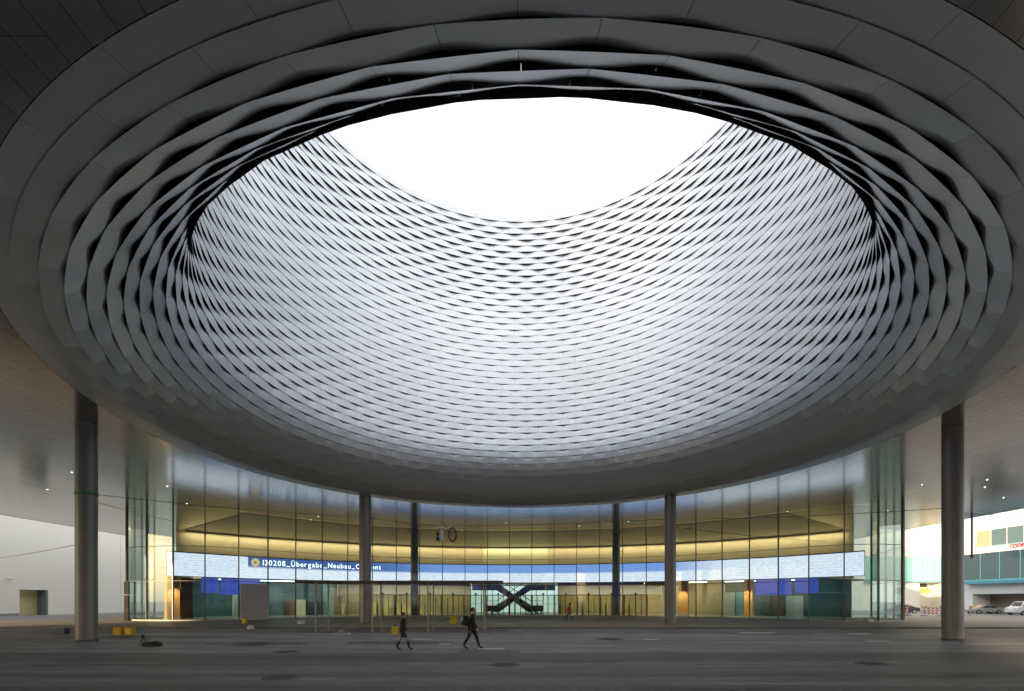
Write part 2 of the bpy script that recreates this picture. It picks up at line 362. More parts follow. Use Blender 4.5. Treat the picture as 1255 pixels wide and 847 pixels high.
# ------------------------------------------------------------------ round columns
clamp_m = mat('green clamp', (.05, .30, .12), .5)
def column(px, D, r, label, ztop=SZ):
    x = (px - PX) / F * D; t = thing('column', label, 'column', (x, D, 0), 0, 'round columns carrying the hall')
    MB().lathe([(r, .0), (r, ztop)], 48).build('shaft', conc, t, smooth=40)
    MB().lathe([(r + .03, .0), (r + .03, .09), (r + .004, .1)], 48).build('base_ring', steel, t, smooth=40)
    return t
c1 = column(106, 25.0, .46, 'thick dark round column nearest the white wall, with a green band')
MB().lathe([(.465, 7.52), (.485, 7.54), (.485, 7.64), (.465, 7.66)], 48).build('clamp', clamp_m, c1)
MB().rbox(-.53, -.46, -.08, .08, 5.1, 7.3, .01).build('conduit', conc, c1)
c2 = column(1167.5, 25.7, .46, 'thick dark round column nearest the street with cars')
column(447.5, 42.2, .50, 'dark round column beside the lit news text, outside the glass')
column(821.5, 42.2, .48, 'dark round column right of the crossing escalators, outside the glass')
bluem = mat('blue wrap', (.06, .11, .55), .5)
for px, lab in ((508, 'slim dark column with blue wrap inside the foyer, left of the escalators'), (755, 'slim dark column with blue wrap inside the foyer, right of the escalators')):
    t = column(px, 66, .52, lab); MB().lathe([(.525, 2.4), (.54, 2.41), (.54, 4.6), (.525, 4.61)], 40).build('blue_wrap', bluem, t, smooth=40)

# ------------------------------------------------------------------ foyer behind the curved glass
CX, CY, RG = .4, 27.5, 35.5
def arc(th, r, z=0): return Vector((CX + r * math.sin(R(th)), CY + r * math.cos(R(th)), z))
def th_of(px, r):                               # bearing on an arc that shows at photo column px
    lo, hi = -62, 62
    for _ in range(40):
        m_ = (lo + hi) / 2; p = arc(m_, r)
        if PX + F * p.x / p.y < px: lo = m_
        else: hi = m_
    return (lo + hi) / 2
STEP = math.degrees(2.89 / RG); TH0 = -1.15
line = [arc(TH0 + STEP * i, RG) for i in range(-11, 13)]
def extend(p, heads):
    out = []
    for h, l in heads: p = p + Vector((math.cos(R(h)), math.sin(R(h)), 0)) * l; out.append(p)
    return out
left = extend(line[0], [(214, 2.89), (188, 2.89), (172, 2.89), (160, 2.89), (130, 1.5), (115, 2.89), (115, 2.89), (115, 2.89), (115, 2.89)])
right = extend(line[-1], [(-38, 2.89), (-12, 2.89), (14, 2.89), (48, 1.5), (66, 2.89), (66, 2.89), (66, 2.89), (66, 2.89)])
poly = left[::-1] + line + right
glass = glass_mat('clear facade glass', (.82, .90, .88), 1.33)
frame_m = mat('grey aluminium frame', (.16, .155, .14), .45, .5)
sill_m = mat('pale sill', (.5, .47, .4), .5)
fac = thing('glass_facade', 'curved full height glass front of the foyer with slim vertical mullions', 'glass facade', (CX, CY + RG, 0))
def chil(o): o.matrix_parent_inverse = Matrix.Translation(-Vector((CX, CY + RG, 0))); return o
T1, T2 = 4.02, 7.42
for i, p in enumerate(poly):
    q = poly[min(i + 1, len(poly) - 1)]; q0 = poly[max(i - 1, 0)]; d = (q - q0).normalized(); M = Matrix.Translation(p) @ Matrix.Rotation(math.atan2(d.y, d.x), 4, 'Z')
    chil(MB().box(-.04, .04, -.10, .10, .12, SZ - .004, M).build('mullion', frame_m, fac))
for i in range(len(poly) - 1):
    p, q = poly[i], poly[i + 1]; d = q - p; L_ = d.length; M = Matrix.Translation(p) @ Matrix.Rotation(math.atan2(d.y, d.x), 4, 'Z')
    for z0, z1 in ((.24, T1 - .03), (T1 + .03, T2 - .03), (T2 + .03, SZ - .03)): chil(MB().box(.045, L_ - .045, -.012, .012, z0, z1, M).build('pane', glass, fac))
    for z in (T1, T2): chil(MB().box(.042, L_ - .042, -.05, .05, z - .028, z + .028, M).build('transom', frame_m, fac))
    chil(MB().box(.0, L_, -.13, .13, .101, .22, M).build('sill', sill_m, fac))
# setting inside
def sector(r0, r1, a0, a1, z0, z1, n=60):
    b = MB(); vs = []
    for k in range(n + 1):
        a = a0 + (a1 - a0) * k / n; p, q = arc(a, r0), arc(a, r1)
        vs += [(p.x, p.y, z0), (q.x, q.y, z0), (p.x, p.y, z1), (q.x, q.y, z1)]
    fs = []
    for k in range(n): p, q = 4 * k, 4 * k + 4; fs += [(p, q, q + 1, p + 1), (p + 2, p + 3, q + 3, q + 2), (p, p + 2, q + 2, q), (p + 1, q + 1, q + 3, p + 3)]
    fs += [(0, 1, 3, 2), (4 * n, 4 * n + 2, 4 * n + 3, 4 * n + 1)]
    return b.add(vs, fs)
structure(sector(36.2, 55.1, -51, 51, SZ - .034, SZ - .012).build('foyer_ceiling', mat('bronze ceiling', (.10, .085, .075), .3, .7, noise=.1, nscale=1)))
gold = mat('gold gallery wall', (.62, .49, .31), .5, .25, noise=.10, nscale=.5, stretch=(1, 1, 3))
beige = mat('beige timber wall', (.42, .34, .2), .5, noise=.15, nscale=2, stretch=(3, 3, .3))
pale = mat('pale cove light wall', (.6, .56, .6), .6)  # upper wall band: cove light painted in as a paler colour
teal = mat('dark teal wall', (.06, .14, .14), .35, noise=.4, nscale=1.2, stretch=(2, 2, .5))
floor_m = mat('foyer stone', (.32, .30, .26), .3, noise=.1, nscale=1)
structure(sector(35.8, 60, -54, 54, -.1, .104).build('foyer_floor', floor_m))
structure(sector(44.6, 58, -52, 52, 4.66, 4.86).build('mezzanine_floor', mat('mezzanine slab', (.35, .33, .28), .5)))
structure(sector(57, 57.3, -51, 51, 4.87, SZ - .005).build('gallery_wall', gold))
core = sector(56.8, 56.98, th_of(592, 56.8), th_of(671, 56.8), 4.87, SZ - .02, 10); structure(core.build('stair_core_wall', mat('bright gold panel', (.80, .70, .45), .45, .2)))
aL, aR = th_of(577, 50), th_of(684, 50)
for a0, a1, m1, m2 in ((-53, -31, teal, teal), (-30.9, aL, beige, pale), (aR, 26, beige, pale), (26.1, 36, beige, beige), (36.1, 53, teal, teal)):
    structure(sector(50, 50.3, a0, a1, .105, 3.05, 24).build('foyer_wall', m1)); structure(sector(50.01, 50.29, a0, a1, 3.06, 4.65, 24).build('foyer_wall', m2))
# timber boards on the back wall of the doors, one by one
bd = MB(); bd.box(-.56, .56, -.06, -.005, .12, 3.0); bdm = bd.mesh('timber_board'); bdm.materials.append(mat('timber board', (.46, .36, .2), .45, noise=.12, nscale=2, stretch=(3, 3, .3), rnd=.1))
brd = bpy.data.objects.new('timber_lining', None); COL.objects.link(brd); structure(brd)
for a0, a1 in ((-26, aL), (aR, 26)):
    a = a0 + .7
    while a < a1 - .7: share('timber_board', bdm, brd, arc(a, 49.98), -R(a)); a += math.degrees(1.16 / 50)
# warm lights of the foyer
warm = mat('warm light strip', (1, .9, .6), .5, emit=(1, .82, .54), es=7.5)
warm2 = mat('soft ceiling light', (1, .9, .7), .5, emit=(1, .82, .52), es=5)
structure(sector(55.2, 55.5, -50.5, 50.5, SZ - .2, SZ - .005).build('cove_fascia', mat('fascia', (.6, .5, .3), .5)))
t = thing('cove_light', 'long warm light strip along the top of the golden gallery wall', 'light strip', arc(0, 55.5, SZ - .1))
o = sector(55.9, 56.3, -50, 50, SZ - .09, SZ - .035, 60).build('light_strip', warm, t); o.matrix_parent_inverse = Matrix.Translation(-Vector(arc(0, 55.5, SZ - .1)))
for a0, a1, m_, lab in ((-28, -8.2, warm2, 'ceiling light strip over the doors left of the escalators'), (8.4, 34, warm2, 'ceiling light strip over the doors right of the escalators')):
    t = thing('ceiling_light', lab, 'ceiling light', arc((a0 + a1) / 2, 47, 4.6), 0, 'ceiling lights over the foyer doors')
    o = sector(46.4, 47.4, a0, a1, 4.60, 4.655, 24).build('diffuser', m_, t); o.matrix_parent_inverse = Matrix.Translation(-Vector(arc((a0 + a1) / 2, 47, 4.6)))
cool = mat('cool ceiling light', (1, 1, 1), .5, emit=(.6, .9, .9), es=4)
for a0, a1, lab in ((-50, -33, 'cool ceiling light strip behind the blue panels near the white wall'), (37, 50, 'cool ceiling light strip behind the blue panels near the street')):
    t = thing('ceiling_light', lab, 'ceiling light', arc((a0 + a1) / 2, 47, 4.6), 0, 'ceiling lights over the foyer doors')
    o = sector(46.6, 47.2, a0, a1, 4.60, 4.655, 24).build('diffuser', cool, t); o.matrix_parent_inverse = Matrix.Translation(-Vector(arc((a0 + a1) / 2, 47, 4.6)))
# LED news band
RL = 44.4; Z0, Z1 = 4.78, 7.34
def led_mat():
    m = bpy.data.materials.new('led display'); m.use_nodes = True; t = m.node_tree; N, L = t.nodes, t.links
    b = N['Principled BSDF']; b.inputs['Base Color'].default_value = (.02, .02, .02, 1); b.inputs['Roughness'].default_value = .4
    uv = N.new('ShaderNodeUVMap'); sp = N.new('ShaderNodeSeparateXYZ'); L.new(uv.outputs[0], sp.inputs[0])
    def mth(op, a, b_=None, c=None):
        n = N.new('ShaderNodeMath'); n.operation = op
        for i, x in enumerate((a, b_, c)):
            if x is None: continue
            if isinstance(x, (int, float)): n.inputs[i].default_value = x
            else: L.new(x, n.inputs[i])
        return n.outputs[0]
    def ss(x, a, b_):
        n = N.new('ShaderNodeMapRange'); n.interpolation_type = 'SMOOTHSTEP'; L.new(x, n.inputs[0]); n.inputs[1].default_value = a; n.inputs[2].default_value = b_; return n.outputs[0]
    U, V = sp.outputs[0], sp.outputs[1]            # U degrees along the band, V 0..1 upwards
    inb = mth('MULTIPLY', ss(U, th_of(304, RL) - .05, th_of(304, RL) + .05), mth('SUBTRACT', 1, ss(U, th_of(800, RL), th_of(905, RL))))
    blue = mth('MULTIPLY', inb, ss(V, .46, .60))
    nz = N.new('ShaderNodeTexNoise'); nz.inputs['Scale'].default_value = 1; nz.inputs['Detail'].default_value = 3
    mp = N.new('ShaderNodeMapping'); mp.inputs['Scale'].default_value = (1.6, 16, 1); L.new(uv.outputs[0], mp.inputs[0]); L.new(mp.outputs[0], nz.inputs['Vector'])
    wv = N.new('ShaderNodeTexWave'); wv.bands_direction = 'Y'; wv.inputs['Scale'].default_value = 3.2; wv.inputs['Distortion'].default_value = 1.2; L.new(uv.outputs[0], wv.inputs['Vector'])
    rows = mth('MULTIPLY_ADD', nz.outputs['Fac'], .9, mth('MULTIPLY', wv.outputs['Fac'], .25))
    c1 = N.new('ShaderNodeMix'); c1.data_type = 'RGBA'; c1.inputs[6].default_value = (.52, .56, .78, 1); c1.inputs[7].default_value = (.86, .84, .95, 1); L.new(ss(rows, .3, .7), c1.inputs[0])
    c2 = N.new('ShaderNodeMix'); c2.data_type = 'RGBA'; L.new(blue, c2.inputs[0]); L.new(c1.outputs[2], c2.inputs[6])
    lt = N.new('ShaderNodeMix'); lt.data_type = 'RGBA'; lt.inputs[6].default_value = (.045, .10, .32, 1); lt.inputs[7].default_value = (.19, .32, .72, 1); L.new(ss(U, th_of(430, RL), th_of(560, RL)), lt.inputs[0])
    L.new(lt.outputs[2], c2.inputs[7]); L.new(c2.outputs[2], b.inputs['Emission Color']); b.inputs['Emission Strength'].default_value = .52
    return m
led = thing('news_display', 'long curved display band with pale blue and white rows and a news line', 'display', arc(0, RL, Z0))
INV = Matrix.Translation(-Vector(arc(0, RL, Z0)))
b = MB(); n = 110; A0, A1 = -57, 57
for k in range(n + 1):
    p = arc(A0 + (A1 - A0) * k / n, RL); b.v += [(p.x, p.y, Z0), (p.x, p.y, Z1)]
b.f = [(2 * k, 2 * k + 2, 2 * k + 3, 2 * k + 1) for k in range(n)]; b.mi = [0] * n
scr = b.build('screen', led_mat(), led, fix=False); scr.matrix_parent_inverse = INV
ul = scr.data.uv_layers.new(name='UVMap')
for lp in scr.data.loops:
    vi = lp.vertex_index; ul.data[lp.index].uv = (A0 + (A1 - A0) * (vi // 2) / n, vi % 2)
o = sector(44.42, 44.58, A0, A1, Z0 - .05, Z1 + .12, 100).build('housing', mat('dark bronze', (.03, .025, .02), .5), led); o.matrix_parent_inverse = INV
wlet = mat('white display letters', (1, 1, 1), .5, emit=(.85, .9, 1), es=.9)
TXT = '130208_Übergabe_Neubau_Content'; LB = MB()
t0, t1 = th_of(322, RL), th_of(468, RL); glyphs = []
for ch in TXT:
    if ch == '_': glyphs.append(([(0, -.10), (.62, -.10), (.62, .02), (0, .02)], [(0, 1, 2, 3)], .62)); continue
    cu = bpy.data.curves.new('letter', 'FONT'); cu.body = ch; cu.size = 1.25; cu.offset = .016
    ob = bpy.data.objects.new('letter', cu); COL.objects.link(ob); bpy.context.view_layer.update()
    me = bpy.data.meshes.new_from_object(ob.evaluated_get(bpy.context.evaluated_depsgraph_get()))
    x0_ = min(v.co.x for v in me.vertices); x1_ = max(v.co.x for v in me.vertices)
    glyphs.append(([(v.co.x - x0_, v.co.y) for v in me.vertices], [tuple(p.vertices) for p in me.polygons], x1_ - x0_))
    bpy.data.objects.remove(ob); bpy.data.curves.remove(cu); bpy.data.meshes.remove(me)
tot = sum(g[2] for g in glyphs) + .2 * len(glyphs); arc_len = R(t1 - t0) * RL; kx = arc_len / tot; pen = 0
for vs0, fs0, w_ in glyphs:
    vs = []
    for x, y in vs0: q = arc(t0 + math.degrees((pen + x) * kx / RL), RL - .03); vs.append((q.x, q.y, Z0 + 1.66 + y * .72))
    LB.add(vs, fs0); pen += w_ + .2
o = LB.build('lettering', wlet, led); o.matrix_parent_inverse = INV
b = MB(); thc = th_of(313, RL)
for j in range(8):
    a = j * math.pi / 4
    cx_, cz_ = .32 * math.cos(a), .32 * math.sin(a); vs = []
    for k in range(8):
        q = arc(thc + math.degrees((cx_ + .2 * math.cos(k * math.pi / 4)) / RL), RL - .03 - .004 * (j % 2)); vs.append((q.x, q.y, Z0 + 1.95 + cz_ + .2 * math.sin(k * math.pi / 4)))
    b.add(vs, [tuple(range(8))])
o = b.build('emblem', mat('yellow emblem', (.8, .6, .2), .5, emit=(.8, .55, .2), es=.4), led); o.matrix_parent_inverse = INV
# blue lintel over the doors
for a0, a1, lab in ((th_of(459, 42), th_of(577, 42), 'blue lintel beam over the doors left of the escalators'), (th_of(684, 42), th_of(789, 42), 'blue lintel beam over the doors right of the escalators')):
    o = sector(42, 42.4, a0, a1, 4.28, 4.64, 20).build('lintel_beam', bluem); tag(o, lab, 'beam', 'blue beams over the doors')
o = sector(42, 42.4, th_of(790, 42), th_of(840, 42), 4.1, 4.64, 8).build('lintel_beam', mat('brown lintel', (.2, .09, .05), .5)); tag(o, 'brown lintel beam next to the round column right of the doors', 'beam')

# entrance doors, one pair for each bay between the two blue-wrapped halves
bronze = mat('bronze door frame', (.035, .026, .02), .4, .4)
dglass = glass_mat('door glass', (.86, .87, .82), 1.4)
ordn = ['first', 'second', 'third', 'fourth', 'fifth', 'sixth', 'seventh']
bays = list(range(-6, 6))
for i in bays:
    a = TH0 + STEP * (i + .5); p = arc(a, RG + .9, .105)
    k = i - (-1) if i < 0 else i
    side = 'left' if i < 0 else 'right'; num = ordn[-i - 1] if i < 0 else ordn[i]
    t = thing('entrance_door', f'{num} pair of bronze framed glass entrance doors to the {side} of the crossing escalators\' centre', 'door', p, -R(a), 'entrance doors of the foyer')
    w = 2.95 / 2
    for x in (-w + .06, 0, w - .07): MB().box(x - .055, x + .055, -.06, .06, 0, 2.72).build('post', bronze, t)
    MB().box(-w + .12, w - .13, -.05, .05, 2.64, 2.75).build('head_rail', bronze, t)
    for x0, x1 in ((-w + .125, -.065), (.065, w - .135)):
        lf = MB().box(x0, x1, -.012, .012, .06, 2.62).build('leaf', dglass, t)
        MB().box(x0 + .002, x1 - .002, -.03, .03, .003, .055).build('bottom_rail', bronze, lf)
        xm = (x0 + x1) / 2; MB().box(xm - .03, xm + .03, -.035, .035, .065, 2.6).build('stile', bronze, lf)
    MB().rbox(-.13, .13, -.12, .10, 2.76, 2.98, .03).build('door_operator', bronze, t)
    MB().rbox(-w * .5 - .06, -w * .5 + .06, -.62, -.5, 0, 1.55, .02).build('guide_post', bronze, t)
# crossing escalators
esc_dark = mat('escalator dark cladding', (.02, .018, .014), .4); esc_blue = mat('escalator blue cladding', (.06, .10, .5), .45)
def escalator(D, sgn, label):
    x0 = (629.5 - PX) / F * D; m_ = D / F
    def P(dx, y): return (sgn * dx * m_, H - (y - PY) * m_)
    t = thing('escalator', label, 'escalator', (x0, D, 0), 0, 'crossing escalators')
    MB().prism([P(-36, 742), P(-22, 742), P(0, 728.5), P(6, 733), P(-18, 750.5), P(-36, 749)], 0, 1.2).build('lower_truss', esc_dark, t)
    MB().prism([P(.02, 728.5), P(17, 716.3), P(51, 716.3), P(51, 723.5), P(21, 723.5), P(6.02, 733)], 0, 1.2).build('upper_truss', esc_blue, t)
    for y in (.02, 1.12):
        h = [P(-36, 736.5), P(-21, 736.5), P(1, 721.5), P(16, 711)]
        MB().tube([(x, y, z) for x, z in h], .05, 6).build('handrail', black, t)
    for dx in (-34, -27): x, z = P(dx, 748); MB().box(x - .12, x + .12, .2, 1.0, 0, max(z, .3)).build('support', esc_dark, t)
    return t
escalator(73.8, 1, 'escalator rising to the right with blue upper half, in front of the bright wall')
escalator(75.4, -1, 'escalator rising to the left with blue upper half, behind its twin')
# bright glazed wall behind the escalators
DB = 79.5; xl, xr = (577 - PX) / F * DB, (684 - PX) / F * DB
t = thing('lit_glass_wall', 'brightly lit white glass wall with a thin grid behind the escalators', 'glass wall', ((xl + xr) / 2, DB, 0))
hw = (xr - xl) / 2; lit = mat('backlit white glass', (.8, .85, .85), .3, emit=(.80, .96, .95), es=.36)
nx = 8
for i in range(nx):
    for z0, z1 in ((.15, 1.5), (1.56, 2.9), (2.96, 4.55)): MB().box(-hw + 2 * hw * i / nx + .05, -hw + 2 * hw * (i + 1) / nx - .05, 0, .05, z0, z1).build('pane', lit, t)
fr = mat('dark green grid bar', (.05, .09, .09), .5)
for i in range(nx + 1): MB().box(-hw + 2 * hw * i / nx - .048, -hw + 2 * hw * i / nx + .048, -.04, .06, .1, 4.6).build('grid_bar', fr, t)
for z in (.12, 1.53, 2.93, 4.58): MB().box(-hw, hw, -.03, .055, z - .03, z + .03).build('grid_bar', fr, t)
# blue banners, and added pillars in place of sunlit houses mirrored in the glass
def banner(px0, px1, r, z0, z1, lab):
    a0, a1 = th_of(px0, r), th_of(px1, r); t = thing('blue_panel', lab, 'screen', arc((a0 + a1) / 2, r, z0), 0, 'blue panels hung under the display')  # hung blue banners with an added glow, not screens
    o = sector(r, r + .04, a0, a1, z0, z1, 10).build('panel', mat('glowing panel blue', (.02, .045, .3), .4, noise=.15, nscale=2, emit=(.05, .09, .55), es=.32), t); o.matrix_parent_inverse = Matrix.Translation(-Vector(arc((a0 + a1) / 2, r, z0)))  # emission added to brighten the blue panels
    o = sector(r - .03, r + .07, a0, a1, z1, z1 + .06, 10).build('rail', black, t); o.matrix_parent_inverse = Matrix.Translation(-Vector(arc((a0 + a1) / 2, r, z0)))
banner(247, 268, 43, 2.95, 4.6, 'small blue panel left of the wide panel near the white wall')
banner(271, 319, 43, 2.75, 4.6, 'wide blue panel above the white board')
banner(926, 970, 43, 2.75, 4.6, 'blue panel right of the orange stand-in near the street end')
banner(974, 1003, 43, 2.95, 4.6, 'small blue panel nearest the street end of the glass')
orange = mat('mirrored house orange', (.72, .36, .12), .5, noise=.15, nscale=2, emit=(1, .5, .18), es=.0)  # colour of the sunlit houses mirrored in the glass
def added_pillar(px, r, w, z1, lab, m_=orange):
    p = arc(th_of(px, r), r, .105); t = thing('reflection_pillar', lab, 'added_pillar', p, -R(th_of(px, r)), 'added pillars for warm reflections')
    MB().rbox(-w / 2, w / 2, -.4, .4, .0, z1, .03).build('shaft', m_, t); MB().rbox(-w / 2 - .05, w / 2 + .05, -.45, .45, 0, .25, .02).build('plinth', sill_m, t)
    # added spot without a fitting, warms the stand-in
    l = bpy.data.lights.new('added_warm_spot', 'SPOT'); l.energy = 260; l.color = (1, .78, .48); l.spot_size = R(70); l.spot_blend = .6; l.shadow_soft_size = .1
    lo = bpy.data.objects.new('added_warm_spot', l); COL.objects.link(lo); lo.parent = t; lo.location = (0, -1.9, 4.3); lo.rotation_euler = (R(22), 0, 0)
added_pillar(211, 41.5, 1.1, 4.5, 'orange stand-in for a sunlit house mirrored near the white wall end of the glass')
added_pillar(838, 43, 1.2, 4.5, 'orange stand-in for a sunlit house mirrored right of the dark round column')
added_pillar(918, 42.5, 1.0, 4.5, 'orange stand-in for a sunlit house mirrored left of the blue panels near the street')
warm_reflection = mat('warm reflection brown', (.22, .10, .05), .7, noise=.3, nscale=4, stretch=(4, 4, .2))  # pleated sheet added in place of a warm reflection
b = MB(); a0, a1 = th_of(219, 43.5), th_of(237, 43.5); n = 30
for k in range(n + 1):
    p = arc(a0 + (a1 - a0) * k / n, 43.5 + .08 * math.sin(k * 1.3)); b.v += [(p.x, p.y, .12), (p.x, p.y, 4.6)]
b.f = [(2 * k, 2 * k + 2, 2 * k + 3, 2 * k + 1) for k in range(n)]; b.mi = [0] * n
tag(b.build('reflection_curtain', warm_reflection), 'brown pleated sheet added for a warm reflection beside the orange stand-in', 'reflection_curtain')
pm = [mat('reflection pale teal', (.22, .40, .37), .3, noise=.3, nscale=2), mat('reflection deep teal', (.03, .07, .07), .25, noise=.4, nscale=2), mat('reflection brown', (.16, .09, .05), .5, noise=.3, nscale=3), mat('reflection cream', (.55, .50, .38), .5), mat('reflection slate', (.08, .12, .14), .3, noise=.4, nscale=1.5)]
rdp = random.Random(21)  # partitions added in place of the patchy reflections in the glass
for a0, a1, lab in ((-47, -31.5, 'row of teal and brown partitions added for glass reflections behind the blue panels by the white board'), (36.5, 48, 'row of teal and brown partitions added for glass reflections behind the blue panels near the street')):
    t = thing('reflection_partition', lab, 'added_partition', arc((a0 + a1) / 2, 48, .105)); inv = Matrix.Translation(-Vector(arc((a0 + a1) / 2, 48, .105))); a = a0
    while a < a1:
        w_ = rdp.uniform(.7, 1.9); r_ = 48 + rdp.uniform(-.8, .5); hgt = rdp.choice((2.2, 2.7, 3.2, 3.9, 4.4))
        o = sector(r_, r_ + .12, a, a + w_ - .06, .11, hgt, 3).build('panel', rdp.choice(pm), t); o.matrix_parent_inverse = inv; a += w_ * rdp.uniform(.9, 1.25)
# white board in front of the glass
bi = line[0]; bj = line[1]; d = (bj - bi).normalized(); M = Matrix.Translation((bi + bj) / 2 + Vector((d.y, -d.x, 0)) * .32)
t = thing('white_board', 'plain white board leaning against the glass below the news line', 'board', (bi + bj) / 2 + Vector((d.y, -d.x, 0)) * .32 + Vector((0, 0, .1)), math.atan2(d.y, d.x))
MB().rbox(-1.42, 1.42, -.03, .03, .0, 1.2, .008).build('lower_sheet', mat('white board sheet', (.84, .84, .87), .5), t)
MB().rbox(-1.42, 1.42, -.03, .03, 1.215, 3.7, .008).build('upper_sheet', MATS['white board sheet'], t)
# side door in the rounded end near the white wall
p = left[3]; d = (left[4] - left[2]).normalized(); t = thing('side_door', 'dark narrow door in the rounded glass end near the white wall', 'door', p + Vector((d.y, -d.x, 0)) * -.0 + Vector((.25, -.35, .1)), math.atan2(-d.y, -d.x))
MB().box(-.45, .45, -.06, .06, 0, 2.5).build('leaf', bronze, t); MB().box(-.5, .5, -.08, .08, 2.51, 2.6).build('head_rail', galv, t); MB().box(-.5, .5, -.05, .05, 2.61, 3.9).build('overpanel', bronze, t); MB().tube([(.3, -.1, .9), (.3, -.1, 1.3)], .02, 6).build('handle', galv, t)

# ------------------------------------------------------------------ town houses across the square behind the camera (mirrored in the glass)
tw = thing('sun_blocker_tower', 'tall grey tower added behind the viewer to block the low sun', 'tower', (-76, -70, 0))  # unseen tower, added to keep the low sun off well and column
MB().box(-38, 13.4, -20, 8, 0, 105).build('wall', mat('sun blocker grey', (.32, .33, .35), .4, noise=.1, nscale=.5), tw)
for fl in range(25): MB().box(-37, 12.4, 8.01, 8.1, 2 + fl * 4, 4.6 + fl * 4).build('sun_blocker_band', mat('sun blocker glass', (.05, .07, .09), .1, spec=.8), tw)
hw_ = mat('town window', (.05, .06, .07), .1, spec=.8); roofm = mat('town roof tile', (.22, .10, .07), .8, noise=.2, nscale=2)
for j, (x, w, h, colr, lab) in enumerate(((-40, 26, 13, (.62, .40, .22), 'orange town house across the square nearest the added tower'), (-12, 24, 11, (.70, .66, .58), 'cream town house across the square straight behind the viewer'), (14, 24, 13, (.72, .52, .30), 'ochre town house across the square mirrored right of the doors'), (40, 24, 12, (.72, .70, .64), 'pale town house across the square at the street side'))):
    t = thing('town_house', lab, 'house', (x, -62, 0), 0, 'town houses across the square')
    MB().box(0, w - .3, -12, 0, 0, h).build('wall', mat('town wall %d' % j, colr, .8, noise=.08, nscale=1), t)
    MB().prism([(-.5, h + .01), (w + .2, h + .01), (w * .5, h + 4.5)], -12.4, .5).build('roof', roofm, t)
    for fl in range(int(h // 3.4)):
        for k in range(5): MB().box(2 + k * (w - 4) / 5, 3.4 + k * (w - 4) / 5, .01, .08, 1.1 + fl * 3.4, 3.0 + fl * 3.4).build('window', hw_, t)

# ------------------------------------------------------------------ white building at the left end
t = thing('white_building', 'plain white rendered building with one garage opening at the left end of the plaza', 'building', (-68, 70, 0))
ya, yb, zt_ = 66.8 - 70, 70.9 - 70, 3.62
MB().box(-14, 0, -45, ya, 0, 21).box(-14, 0, yb, 50, 0, 21).box(-14, 0, ya, yb, zt_, 21).build('wall', white, t)
MB().box(-1.4, -1.3, ya, yb, 0, zt_).build('garage_door', mat('cream door', (.75, .62, .34), .6, noise=.1, nscale=2), t)
MB().box(-1.28, .02, yb - .28, yb - .003, .0, zt_ - .003).build('door_jamb', mat('blue grey jamb', (.14, .17, .2), .5), t)
for yy in (-20, -8, 6, 14): MB().box(.0, .012, yy, yy + .05, .3, 21).build('wall_seam', mat('seam grey', (.5, .5, .48), .7), t)
MB().box(.0, .05, -44, ya - .1, 0, .35).build('plinth', mat('grey plinth', (.3, .3, .29), .7), t); MB().tube([(.1, 16.5, 0), (.1, 16.5, 20)], .07, 8).build('drainpipe', galv, t)
wl = thing('wall_lamp', 'small white globe lamp on the white building', 'wall lamp', (-67.9, 65.2, 5.05))
MB().lathe([(.001, -.22), (.14, -.17), (.22, 0), (.14, .17), (.001, .22)], 16, (.28, 0, 0)).build('globe', mat('lamp globe', (.8, .8, .78), .3), wl, smooth=60); MB().box(-.1, .12, -.06, .06, -.06, .06).build('bracket', galv, wl)

# ------------------------------------------------------------------ street at the right end
BX = 80.0
def fz(px, py): D = BX * F / (px - PX); return D, H - (py - PY) / F * D
rb = thing('shop_building', 'white building with a strip of windows above a blue glazed bay by the street', 'building', (BX, 78, 0))
def fy(px): return BX * F / (px - PX) - 78
y_end = fy(1177); whb = mat('bluish white render', (.80, .83, .88), .7, noise=.04, nscale=.8)
MB().box(0, 14, -26, y_end, 3.2, 26).box(0, 14, fy(1192), y_end, 0, 3.199).box(3, 14, -26, fy(1192), 0, 3.199).build('wall', whb, rb)
wing_glass = mat('window glass', (.10, .17, .18), .08, .0, spec=.8); frw = mat('white window frame', (.6, .62, .62), .5)
y = fy(1197); k = 0
while y > -24:
    w = MB().box(-.03, .02, y - 2.5, y, 11.3, 13.9).build('window', wing_glass if k % 3 else mat('warm lit window', (.5, .42, .25), .2), rb)
    MB().box(-.09, -.031, y - 2.58, y - 2.5, 11.2, 14.0).build('frame', frw, w); MB().box(-.12, -.031, y - 2.5, y, 11.12, 11.28).build('sill', mat('blue sill', (.25, .45, .55), .4), w)
    y -= 2.6; k += 1
bay = MB().box(-1.2, -.05, -26, fy(1188), 5.6, 10.0).build('glazed_bay', mat('dark bay glass', (.025, .06, .085), .1, spec=.8), rb)
y = fy(1188); 
while y > -24: MB().box(-1.26, -1.201, y - .08, y, 5.6, 10.0).build('mullion', mat('cyan frame', (.1, .3, .36), .4), bay); y -= 3.2
MB().box(-1.3, -.04, -26, fy(1188) + .1, 4.9, 5.59).build('blue_band', mat('cyan band', (.10, .36, .50), .4), rb)
MB().box(-1.28, -.04, -26, fy(1188) + .1, 10.01, 10.3).build('bay_roof', white, rb)
MB().box(2.9, 2.995, -26, fy(1193), .0, 3.15).build('shop_front', mat('taupe shop front', (.25, .2, .15), .5), rb)
for yy in (-4, -9): MB().box(2.8, 2.89, yy - 3.4, yy, .1, 2.7).build('shop_window', mat('dark shop window', (.03, .03, .03), .2), rb)
